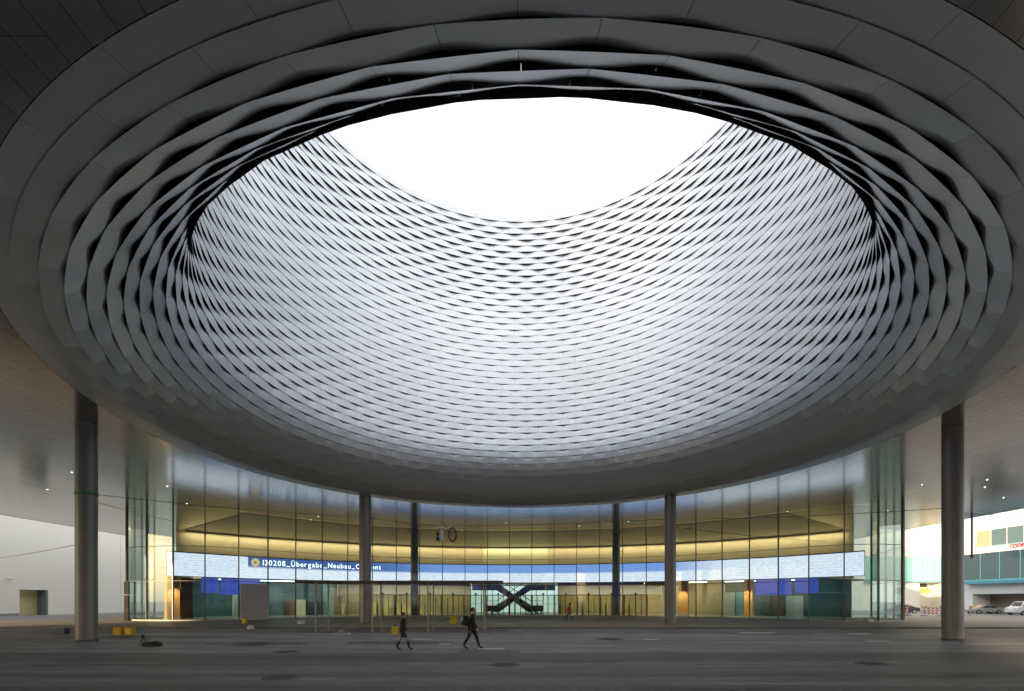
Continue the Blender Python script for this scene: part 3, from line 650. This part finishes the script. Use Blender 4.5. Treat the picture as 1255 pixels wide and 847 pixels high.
# red shop sign above the bay
cu = bpy.data.curves.new('sign', 'FONT'); cu.body = 'COOP'; cu.size = .8; cu.extrude = .03; cu.offset = .02
ob = bpy.data.objects.new('sign', cu); COL.objects.link(ob); bpy.context.view_layer.update()
me = bpy.data.meshes.new_from_object(ob.evaluated_get(bpy.context.evaluated_depsgraph_get())); bpy.data.objects.remove(ob)
sg = link('shop_sign', me, mat('red sign', (.45, .03, .04), .5)); sg.rotation_euler = (R(90), 0, R(-90)); sg.location = (BX - .12, 78 + fy(1238), 10.5); tag(sg, 'red letter sign on the white fascia of the shop building', 'sign')
# glazed link wing across the end of the street
DW = 99.0
wg = thing('glazed_wing', 'white wing with a band of pale turquoise glass panels closing the street', 'building', (84, DW, 0))
def wx(px): return (px - PX) / F * DW - 84
def wz(py): return H - (py - PY) / F * DW
MB().box(wx(1060), wx(1200), 0, 10, wz(682) + .02, 30).box(wx(1060), wx(1130), .6, 10, 0, wz(714)).box(wx(1156), wx(1200), .6, 10, 0, wz(714)).box(wx(1130), wx(1156), 3, 10, 0, wz(714)).box(wx(1060), wx(1200), .3, 10, wz(714) + .02, wz(682)).build('wall', white, wg)
tq = mat('turquoise glass', (.30, .62, .58), .15, noise=.15, nscale=.6)
px = 1062
while px < 1196:
    pn = MB().box(wx(px) + .05, wx(px + 14) - .05, .15, .28, wz(712), wz(683)).build('glass_panel', tq, wg); px += 14
MB().box(wx(1060), wx(1200), -.05, .29, wz(714), wz(712) - .02).build('sill', mat('teal sill', (.2, .42, .42), .4), wg)
MB().box(wx(1098), wx(1110), .5, .595, wz(728), wz(720)).build('window', wing_glass, wg)
MB().box(wx(1131), wx(1151), 2.9, 2.995, wz(719.5), wz(715)).build('vent', mat('dark vent', (.1, .09, .08), .6), wg)
MB().box(wx(1131), wx(1155), 2.85, 2.992, wz(727), wz(720.5)).build('sunlit_recess', mat('sunlit recess orange', (.7, .45, .16), .6), wg)  # open recess: warm sunlight painted in as orange
# lamp pole hanging mast between
# traffic barriers
def stripes():
    m = bpy.data.materials.new('red white stripes'); m.use_nodes = True; t = m.node_tree; b = t.nodes['Principled BSDF']
    co = t.nodes.new('ShaderNodeTexCoord'); sp = t.nodes.new('ShaderNodeSeparateXYZ'); t.links.new(co.outputs['Object'], sp.inputs[0])
    a = t.nodes.new('ShaderNodeMath'); a.operation = 'MULTIPLY'; a.inputs[1].default_value = 1.7; t.links.new(sp.outputs[0], a.inputs[0])
    f = t.nodes.new('ShaderNodeMath'); f.operation = 'FRACT'; t.links.new(a.outputs[0], f.inputs[0]); g = t.nodes.new('ShaderNodeMath'); g.operation = 'GREATER_THAN'; g.inputs[1].default_value = .5; t.links.new(f.outputs[0], g.inputs[0])
    mx_ = t.nodes.new('ShaderNodeMix'); mx_.data_type = 'RGBA'; mx_.inputs[6].default_value = (.7, .7, .68, 1); mx_.inputs[7].default_value = (.55, .05, .03, 1); t.links.new(g.outputs[0], mx_.inputs[0]); t.links.new(mx_.outputs[2], b.inputs['Base Color']); return m
strp = stripes()
def barrier(x, y, rz, lab):
    t = thing('traffic_barrier', lab, 'barrier', (x, y, 0), rz, 'striped barriers at the street end')
    for z in (.35, .68, 1.0): MB().rbox(-1.15, 1.15, -.02, .02, z, z + .2, .008).build('board', strp, t)
    for s_ in (-.95, .95): MB().box(s_ - .03, s_ + .03, .022, .07, .02, 1.25).build('post', galv, t); MB().rbox(s_ - .18, s_ + .18, -.35, .35, 0, .1, .02).build('foot', black, t)
    for s_ in (-1.05, 1.05): MB().lathe([(.001, 1.22), (.09, 1.24), (.1, 1.32), (.09, 1.4), (.001, 1.42)], 12, (s_, 0, 0)).build('warning_lamp', mat('amber lamp', (.8, .35, .03), .3), t, smooth=60)
barrier(53.6, 61.5, .1, 'red and white barrier left of the street-side column, standing in front')
barrier(55.9, 64.5, -.25, 'red and white barrier just behind the front one beside the column')
barrier(54.2, 67.0, .35, 'red and white barrier farthest back, behind two others')
barrier(58.6, 61.8, .9, 'red and white barrier showing on the street side of the column')
# cars
tyre = mat('tyre rubber', (.015, .015, .015), .8); rimm = mat('wheel rim', (.4, .4, .42), .35, .8); cglass = mat('car glass', (.015, .018, .02), .08, spec=.8)
def car(x, y, rz, col, name, lab, van=False):
    pm = mat('paint ' + lab[:9], col, .3, .3); t = thing(name, lab, 'van' if van else 'car', (x, y, 0), rz)
    if van: side = [(-2.3, .35), (2.3, .35), (2.35, .8), (2.2, 1.05), (1.55, 1.25), (1.0, 1.9), (.8, 1.98), (-2.2, 1.98), (-2.33, 1.8), (-2.35, .6)]; W2 = .92
    else: side = [(-2.2, .32), (2.15, .30), (2.25, .55), (2.15, .74), (1.2, .9), (.45, 1.36), (.1, 1.43), (-.7, 1.42), (-1.55, 1.02), (-2.15, .93), (-2.25, .6)]; W2 = .86
    bm = bmesh.new(); n = len(side); vs = []
    zc = 1.0 if not van else 1.2
    for f_ in (-1, 1):
        row = []
        for px_, pz in side: row.append(bm.verts.new((px_, f_ * (W2 - max(0, (pz - zc)) * (.32 if not van else .14)), pz)))
        vs.append(row)
    bm.faces.new(vs[0]); bm.faces.new(vs[1][::-1])
    for i in range(n): bm.faces.new((vs[0][i], vs[1][i], vs[1][(i + 1) % n], vs[0][(i + 1) % n]))
    bmesh.ops.recalc_face_normals(bm, faces=bm.faces[:]); bmesh.ops.bevel(bm, geom=bm.edges[:], offset=.06, segments=2, affect='EDGES'); me = bpy.data.meshes.new('body'); bm.to_mesh(me); bm.free()
    link('body', me, pm, t, smooth=40)
    for s_ in (-1, 1):
        ws = ([[(.98, 1.27), (1.45, 1.27), (1.0, 1.82), (.78, 1.82)], [(-.1, 1.27), (.85, 1.27), (.68, 1.82), (-.1, 1.82)]] if van else [[(-.25, .98), (.95, .98), (.42, 1.32), (-.2, 1.35)], [(-1.35, 1.02), (-.33, .98), (-.28, 1.35), (-.72, 1.34)]])
        for poly_ in ws:
            b = MB(); b.add([(px_, s_ * (W2 - max(0, pz - zc) * (.32 if not van else .14) + .012), pz) for px_, pz in poly_], [(0, 1, 2, 3)]); b.build('side_window', cglass, t, fix=False)
        for wx_ in (-1.4, 1.42):
            w = MB().lathe([(.2, -.1), (.31, -.1), (.33, 0), (.31, .1), (.2, .1)], 20, M=Matrix.Translation((wx_, s_ * (W2 - .06), .33)) @ Matrix.Rotation(R(90), 4, 'X')).build('wheel', tyre, t, smooth=50)
            MB().lathe([(.001, -.06), (.2, -.09), (.2, .09), (.001, .06)], 16, M=Matrix.Translation((wx_, s_ * (W2 - .06), .33)) @ Matrix.Rotation(R(90), 4, 'X')).build('rim', rimm, w, smooth=50)
        MB().rbox(2.12 if not van else 2.2, 2.25 if not van else 2.36, s_ * .66 - .17, s_ * .66 + .17, .62 if not van else .82, .76 if not van else 1.02, .02).build('headlight', mat('headlight', (.7, .7, .7), .2), t)
        MB().rbox(-2.27 if not van else -2.38, -2.2 if not van else -2.3, s_ * .66 - .12, s_ * .66 + .12, .72, .9, .02).build('tail_light', mat('tail light', (.5, .02, .02), .3), t)
    b = MB(); xw = (1.16, .93, .5, 1.33) if not van else (1.52, 1.3, 1.06, 1.86)
    b.add([(xw[0], -.68, xw[1]), (xw[0], .68, xw[1]), (xw[2], .6, xw[3]), (xw[2], -.6, xw[3])], [(0, 1, 2, 3)]); o = b.build('windscreen', cglass, t, fix=False); o.location = (.045, 0, .03)
    return t
car(73.8, 75.6, R(172), (.35, .37, .38), 'parked_car', 'silver saloon car parked beside the white van')
car(73.9, 69.5, R(180), (.72, .72, .74), 'parked_van', 'white delivery van parked in front of the shop building', True)
car(64.4, 80.0, R(165), (.04, .04, .045), 'parked_car', 'dark car parked between the glass end and the barriers')
car(78.6, 80.5, R(180), (.06, .07, .09), 'parked_car', 'dark blue car half hidden behind the silver saloon')
# ------------------------------------------------------------------ tram shelter frame
shel = thing('waiting_shelter', 'long slender waiting shelter with thin posts and a flat brown roof edge', 'shelter', (-7.5, 33, 0))
post_m = mat('pale shelter post', (.42, .38, .30), .45, .2); roof_m = mat('brown roof edge', (.10, .08, .06), .5)
for xx in (-12.98, -9.25, -5.56, -1.86):
    for yy in (32, 34.2): MB().box(xx - .045 + 7.5, xx + .045 + 7.5, yy - 33 - .045, yy - 33 + .045, 0, 3.28).build('post', post_m, shel)
b = MB(); pts = [(-14.3 + 7.5, -1.2), (-.9 + 7.5, -1.2), (-.6 + 7.5, -.8), (-.6 + 7.5, 1.3), (-14.3 + 7.5, 1.3)]
b.add([(x, y, 3.285) for x, y in pts] + [(x, y, 3.41) for x, y in pts], [(4, 3, 2, 1, 0), (5, 6, 7, 8, 9)] + [(i, (i + 1) % 5, (i + 1) % 5 + 5, i + 5) for i in range(5)]); b.build('roof', roof_m, shel)
for x0, x1 in ((-12.9, -9.3), (-9.2, -5.6), (-5.5, -1.9)): MB().box(x0 + 7.5, x1 + 7.5, 1.185, 1.2, .3, 3.0).build('glass_screen', glass_mat('shelter glass', (.93, .95, .93), 1.2), shel)

# ------------------------------------------------------------------ overhead wires and hanging signal
wire_m = mat('wire', (.04, .04, .04), .5, .5)
def wire(pts, lab, r=.014, sag=.15):
    out = []
    for i in range(len(pts) - 1):
        a, c = Vector(pts[i]), Vector(pts[i + 1])
        for k in range(10 + (i == len(pts) - 2)): u = k / 10; q = a.lerp(c, u); q.z -= sag * 4 * u * (1 - u); out.append(q)
    tag(MB().tube(out, r, 5).build('overhead_wire', wire_m), lab, 'wire', 'overhead wires')
xl1 = c1.location.x; xr1 = c2.location.x; ml = (447.5 - PX) / F * 42.2; mr_ = (821.5 - PX) / F * 42.2
SIG = at(546, 655, 36)
wire([(xl1 + .45, 25, 7.58), (ml - .5, 42.2, 9.4)], 'thin wire from the green band to the column by the news text', .016)
wire([(xl1 + .45, 25, 7.2), (-29.0, 45.0, 9.1)], 'thin wire running from the green banded column to the rounded glass end', .014)
wire([(ml + .5, 42.2, 9.3), (SIG.x, 36, SIG.z + .62), (mr_ - .48, 42.2, 9.2)], 'span wire between two round columns that carries the hanging signal', .016, .1)
wire([(mr_ + .48, 42.2, 9.2), (xr1 - .45, 25.7, 7.0)], 'thin wire from the right middle column to the street-side column', .016)
wire([(mr_ + .48, 42.2, 8.5), (31, 47.6, 7.9)], 'lower thin wire crossing the golden panes right of the middle column', .016)
wire([(xr1 + .45, 25.7, 6.7), (49.6, 40, 9.4)], 'thin wire from the street-side column to the soffit edge', .016)
wire([(xl1 - .45, 25, 5.0), (-67.9, 62, 7.4)], 'thin wire from the green banded column to the white building', .018)
wire([(49.8, 64, 9.0), (79.9, 84, 9.9)], 'thin wire across the street in front of the turquoise glass', .02)
wire([(49.8, 58, 8.1), (79.9, 80, 10.2)], 'lower thin wire across the street towards the shop building', .02)
for x_, y_, z0_, lab in ((47.5, 76, 6.6, 'hanging rod under the soffit in front of the turquoise wing'), (49.9, 52.5, 6.7, 'hanging rod under the soffit right of the street-side column')):
    t = thing('hanging_rod', lab, 'hanging rod', (x_, y_, z0_)); MB().tube([(0, 0, .3), (0, 0, SZ - z0_ - .01)], .1, 10).build('rod', conc, t); MB().lathe([(.001, 0), (.13, .05), (.15, .3), (.001, .35)], 12).build('weight', steel, t, smooth=50)
sig = thing('hanging_signal', 'white signal head with two black lamps and a black hoop hanging from a wire', 'signal', SIG)
sw = mat('signal white', (.7, .7, .68), .4)
MB().rbox(-.42, -.16, -.16, .16, -.52, .30, .03).build('housing', sw, sig)
for z in (.05, -.32): MB().lathe([(.10, 0), (.15, .03), (.16, .24), (.14, .24), (.13, .06), (.001, .06)], 16, M=Matrix.Translation((-.42, 0, z)) @ Matrix.Rotation(R(-90), 4, 'Y')).build('lamp_visor', black, sig)
MB().tube([(-.62, 0, .50), (-.30, 0, .58), (.05, 0, .40), (.42, 0, .58)], .05, 8).build('bracket', sw, sig); MB().tube([(-.62, 0, .5), (-.52, 0, .42)], .09, 8).build('bracket_knob', sw, sig)
MB().tube([(-.29, 0, .28), (-.29, 0, .58)], .035, 8).build('hanger', sw, sig)
n = 28; MB().tube([(.52 + .27 * math.sin(2 * math.pi * k / n), 0, -.02 + .5 * math.cos(2 * math.pi * k / n)) for k in range(n + 1)], .06, 8, cap=False).build('hoop', black, sig)

# ------------------------------------------------------------------ small things on the ground
yel = mat('yellow plastic', (.75, .50, .02), .45, noise=.1, nscale=5)
def ybox(px, py, w, h, lab, z=0):
    p = gnd(px, py, z); t = thing('yellow_box', lab, 'box', (p.x, p.y, z), random.uniform(-.15, .15), 'yellow boxes on the ground')
    MB().rbox(-w / 2, w / 2, -w * .4, w * .4, 0, h, .05).build('body', yel, t); MB().rbox(-w / 2 - .02, w / 2 + .02, -w * .43, w * .43, h + .002, h + .05, .02).build('lid', yel, t)
    MB().tube([(-.1, 0, h + .04), (-.1, 0, h + .1), (.1, 0, h + .1), (.1, 0, h + .04)], .015, 6).build('handle', black, t)
ybox(145.5, 778.5, .46, .46, 'yellow box right of the green banded column, the left one of a pair')
ybox(159.5, 778.5, .44, .46, 'yellow box right of the green banded column, the right one of a pair')
ybox(484, 778, .38, .46, 'yellow box directly behind the walking woman')
ybox(556, 765.5, .5, .66, 'yellow box farther back left of the walking man', .1)
ybox(300, 764.5, .38, .46, 'small yellow box in front of the white board', .1)
p = gnd(175, 791); t = thing('tripod', 'small black tripod standing beside a dark sack', 'tripod', p)
for a in (0.3, 2.4, 4.5): MB().tube([(0, 0, .42), (.2 * math.cos(a), .2 * math.sin(a), .0)], .018, 6).build('leg', black, t)
MB().rbox(-.05, .05, -.05, .05, .40, .5, .015).build('head', black, t)
p = gnd(187, 792)
def blob(name, label, cat, loc, sx, sy, sz, m, seed, group=None):
    bm = bmesh.new(); bmesh.ops.create_icosphere(bm, subdivisions=3, radius=1); rd = random.Random(seed); ph = [rd.uniform(0, 6) for _ in range(6)]
    for v in bm.verts:
        k = 1 + .16 * math.sin(4 * v.co.x + ph[0]) * math.cos(5 * v.co.y + ph[1]) + .1 * math.sin(9 * v.co.x + 7 * v.co.z + ph[2])
        v.co *= k; v.co.z = max(v.co.z, -.35); v.co = Vector((v.co.x * sx, v.co.y * sy, (v.co.z + .35) * sz))
    me = bpy.data.meshes.new(name); bm.to_mesh(me); bm.free(); o = link(name, me, m, None, smooth=60); o.location = loc; return tag(o, label, cat, group)
blob('sack', 'flat black sack lying beside the small tripod', 'sack', (p.x, p.y, 0), .42, .3, .16, mat('black sack', (.015, .013, .012), .6), 1)
wbag = mat('white plastic', (.72, .72, .72), .4)
p = gnd(307, 771); blob('plastic_bag', 'small white plastic bag on the road before the white board', 'bag', (p.x, p.y, 0), .26, .2, .22, wbag, 2)
p = gnd(369, 765, .1); blob('plastic_bag', 'small white plastic bag on the pavement left of the shelter', 'bag', (p.x, p.y, .1), .3, .22, .26, wbag, 3)
p = gnd(1066, 762.5, .1); blob('plastic_bag', 'small pale bag on the pavement at the street end of the glass', 'bag', (p.x, p.y, .1), .32, .2, .22, wbag, 4)
p = gnd(561, 765, .1); blob('plastic_bag', 'pale grey sack beside the yellow box left of the walking man', 'bag', (p.x + .45, p.y, .1), .34, .25, .45, mat('pale sack', (.42, .44, .44), .6), 5)
p = gnd(419, 778); t = thing('covered_slab', 'pale flat slab with a grey lump on top beside the shelter', 'slab', p, .2)
MB().rbox(-.5, .5, -.4, .4, 0, .09, .02).build('slab', mat('pale slab', (.5, .5, .52), .6), t); MB().rbox(-.2, .12, -.15, .15, .09, .3, .05).build('lump', mat('grey lump', (.3, .3, .32), .6), t)
p = gnd(77, 777); t = thing('crate', 'small dark blue crate left of the green banded column', 'crate', p)
for x0, x1, y0, y1 in ((-.28, .28, -.2, -.17), (-.28, .28, .17, .2), (-.28, -.25, -.168, .168), (.25, .28, -.168, .168)): MB().box(x0, x1, y0, y1, .02, .36).build('side', mat('dark blue crate', (.03, .06, .12), .5), t)
MB().box(-.248, .248, -.168, .168, .02, .05).build('bottom', MATS['dark blue crate'], t)

# ------------------------------------------------------------------ people
skin = mat('skin', (.50, .33, .25), .6)
def person(p, h, stride, label, coat, legs, shoes, hairc, coat_len=.50, arm=.3, lean=.03, back=None, bag=None, bare=False):
    t = thing('person', label, 'person', p)
    k = h / 1.78; s_ = stride
    V = {}; E = []
    def v(n, x, y, z, r, r2=None): g_ = 1.0 if r < .012 else 1.13; V[n] = (x * k, y * k, z * k, r * k * g_, (r2 or r) * k * g_)
    v('hip', 0, 0, .95, .15, .12); v('belly', lean * .3, 0, 1.10, .145, .11); v('chest', lean * .8, 0, 1.30, .165, .115); v('neck0', lean, 0, 1.45, .085, .08); v('neck', lean * 1.3 + .01, 0, 1.53, .055); v('head0', lean * 1.4 + .02, 0, 1.61, .085, .075); v('head1', lean * 1.4 + .015, 0, 1.70, .092, .078); v('head2', lean * 1.4 + .005, 0, 1.755, .055)
    E += [('hip', 'belly'), ('belly', 'chest'), ('chest', 'neck0'), ('neck0', 'neck'), ('neck', 'head0'), ('head0', 'head1'), ('head1', 'head2')]
    for n, sg_, f_ in (('L', 1, 1), ('R', -1, -1)):
        fx = f_ * s_
        v(n + 'h', 0.02 * f_, .09 * sg_, .90, .10); v(n + 'k', fx * .52 + .05, .095 * sg_, .50, .066); v(n + 'c', fx * .74 + (.02 if f_ > 0 else -.01), .095 * sg_, .33, .06); v(n + 'a', fx, .095 * sg_, .10 if f_ > 0 else .14, .042); v(n + 't', fx + .13, .10 * sg_, .035 if f_ > 0 else .05, .036); v(n + 'q', fx + .19, .10 * sg_, .032, .03)
        E += [('hip', n + 'h'), (n + 'h', n + 'k'), (n + 'k', n + 'c'), (n + 'c', n + 'a'), (n + 'a', n + 't'), (n + 't', n + 'q')]
        ax = -f_ * arm
        v(n + 's', lean * .9, .19 * sg_, 1.41, .07); v(n + 'e', ax * .55, .235 * sg_, 1.14, .052); v(n + 'w', ax + .04, .22 * sg_, .92, .036); v(n + 'p', ax + .06, .22 * sg_, .86, .04, .022)
        E += [('chest', n + 's'), (n + 's', n + 'e'), (n + 'e', n + 'w'), (n + 'w', n + 'p')]
        for j, (dx, dz) in enumerate(((.045, -.075), (.03, -.095), (.012, -.098), (-.005, -.085))):
            v(f'{n}f{j}', ax + .06 + dx, (.22 - .004 * j) * sg_, .86 + dz, .009); E.append((n + 'p', f'{n}f{j}'))
        v(n + 'u', ax + .105, .19 * sg_, .845, .010); E.append((n + 'p', n + 'u'))
    names = list(V); me = bpy.data.meshes.new('body'); me.from_pydata([V[n][:3] for n in names], [(names.index(a), names.index(b)) for a, b in E], [])
    ob = bpy.data.objects.new('body', me); COL.objects.link(ob); ob.modifiers.new('skin', 'SKIN'); ob.modifiers.new('sub', 'SUBSURF').levels = 1
    ob.modifiers['sub'].render_levels = 1; ob.modifiers['skin'].use_smooth_shade = True
    for i, n in enumerate(names):
        q = me.skin_vertices[0].data[i]; q.radius = (V[n][3], V[n][4]); q.use_root = (n == 'hip')
    bpy.context.view_layer.update()
    m2 = bpy.data.meshes.new_from_object(ob.evaluated_get(bpy.context.evaluated_depsgraph_get())); bpy.data.objects.remove(ob)
    m2.materials.clear()
    o = link('body', m2, [skin, coat, legs, shoes], t)
    for pl in m2.polygons:
        c = pl.center / k; pl.use_smooth = True
        if c.z > 1.50: i = 0
        elif c.z < .95 and abs(c.y) > .165 and c.z > .7: i = 0 if c.z < .90 else 1
        elif c.z > .9 or (c.z > .85 and abs(c.y) > .17): i = 1
        elif c.z > (.40 if bare else .11): i = 2
        else: i = 3
        pl.material_index = i
    hx = (lean * 1.4 + .0) * k
    # hair, nose, eyes
    bm = bmesh.new(); bmesh.ops.create_uvsphere(bm, u_segments=18, v_segments=12, radius=1)
    for vv in list(bm.verts):
        if vv.co.x > .45 and vv.co.z < .35: vv.co.x = .45 + (vv.co.x - .45) * .1; 
        vv.co = Vector((hx - .012 * k + vv.co.x * .108 * k, vv.co.y * .095 * k, (1.70 + max(vv.co.z, -.75) * .112) * k))
    me = bpy.data.meshes.new('hair'); bm.to_mesh(me); bm.free(); link('hair', me, hairc, t, smooth=60)
    if bare: blob2 = MB().lathe([(.001, -.05), (.05, -.03), (.055, .0), (.04, .04), (.001, .05)], 12, (hx - .10 * k, 0, 1.74 * k)).build('hair_bun', hairc, t, smooth=60)
    MB().lathe([(.001, -.012), (.012, -.004), (.010, .01), (.001, .03)], 8, (hx + .115 * k, 0, 1.645 * k)).build('nose', skin, t, smooth=60)
    for s2 in (-1, 1):
        MB().lathe([(.001, -.01), (.01, 0), (.001, .01)], 8, (hx + .098 * k, s2 * .034 * k, 1.675 * k)).build('eye', black, t)
        MB().lathe([(.001, -.03), (.014, -.015), (.016, .01), (.001, .03)], 8, (hx + .015 * k, s2 * .088 * k, 1.66 * k)).build('ear', skin, t, smooth=60)
    MB().box(hx + .094 * k, hx + .104 * k, -.022 * k, .022 * k, 1.60 * k, 1.607 * k).build('mouth', mat('lips', (.3, .12, .1), .5), t)
    # coat hem
    n = 20; hem = MB(); rings = [(1.34, .175, .215), (1.12, .165, .19), (.98, .18, .20), (coat_len + .16, .20, .205), (coat_len, .215, .21)]
    vs = []; fs = []
    for z, rx, ry in rings:
        for j in range(n):
            a = 2 * math.pi * j / n; w_ = 1 + (.05 * math.sin(3 * a + z * 9)); vs.append(((rx * math.cos(a) * w_ * .82 + lean * .5 * (z - .5)) * k, ry * math.sin(a) * w_ * .95 * k, z * k))
    for i in range(len(rings) - 1):
        for j in range(n): fs.append((i * n + j, i * n + (j + 1) % n, (i + 1) * n + (j + 1) % n, (i + 1) * n + j))
    hem.add(vs, fs).build('coat', coat, t, smooth=180)
    n = 14; MB().tube([((hx - .005 * k + .075 * k * math.cos(2 * math.pi * j / n)), .075 * k * math.sin(2 * math.pi * j / n), 1.49 * k) for j in range(n + 1)], .03 * k, 8, cap=False).build('collar', back[1] if back and len(back) > 1 else coat, t, smooth=180)
    if back:
        bp = MB().rbox(-.36 * k, -.15 * k, -.16 * k, .16 * k, 1.0 * k, 1.45 * k, .06 * k).build('backpack', back[0], t); MB().rbox(-.41 * k, -.365 * k, -.12 * k, .12 * k, 1.04 * k, 1.22 * k, .02 * k).build('pocket', back[0], bp)
    if bag:
        b_ = MB().rbox(.16 * k, .42 * k, -.30 * k, -.2 * k, .45 * k, .74 * k, .02 * k).build('hand_bag', bag, t); MB().tube([(.22 * k, -.25 * k, .74 * k), (.29 * k, -.25 * k, .88 * k), (.36 * k, -.25 * k, .74 * k)], .01, 6).build('handle', bag, b_)
    return t
dk = mat('dark brown coat', (.028, .022, .016), .8); dk2 = mat('black jacket', (.018, .016, .013), .75); tr = mat('dark trousers', (.015, .013, .018), .8); bt = mat('black boots', (.010, .009, .010), .5)
hairm = mat('dark hair', (.02, .013, .010), .6); cream = mat('cream scarf', (.5, .45, .36), .8); nude = mat('pale tights', (.42, .36, .33), .7); redj = mat('red jacket', (.42, .03, .03), .7)
pw = gnd(494, 796.3); person(pw, 1.58, .27, 'woman in a dark knee-length coat, pale tights and black boots walking to the right', dk, nude, bt, hairm, .60, .12, .03, back=None, bare=True)
pm_ = gnd(578, 795.2); person(pm_, 1.78, .33, 'man in dark clothes with a backpack striding to the right', dk2, tr, bt, hairm, .80, .22, .05, back=(mat('green black backpack', (.018, .022, .018), .7),))
pf = gnd(697, 760.3, .1); person(pf, 1.72, .36, 'small distant figure in a red jacket carrying a white bag before the doors', redj, tr, bt, hairm, .82, .25, .10, bag=wbag)
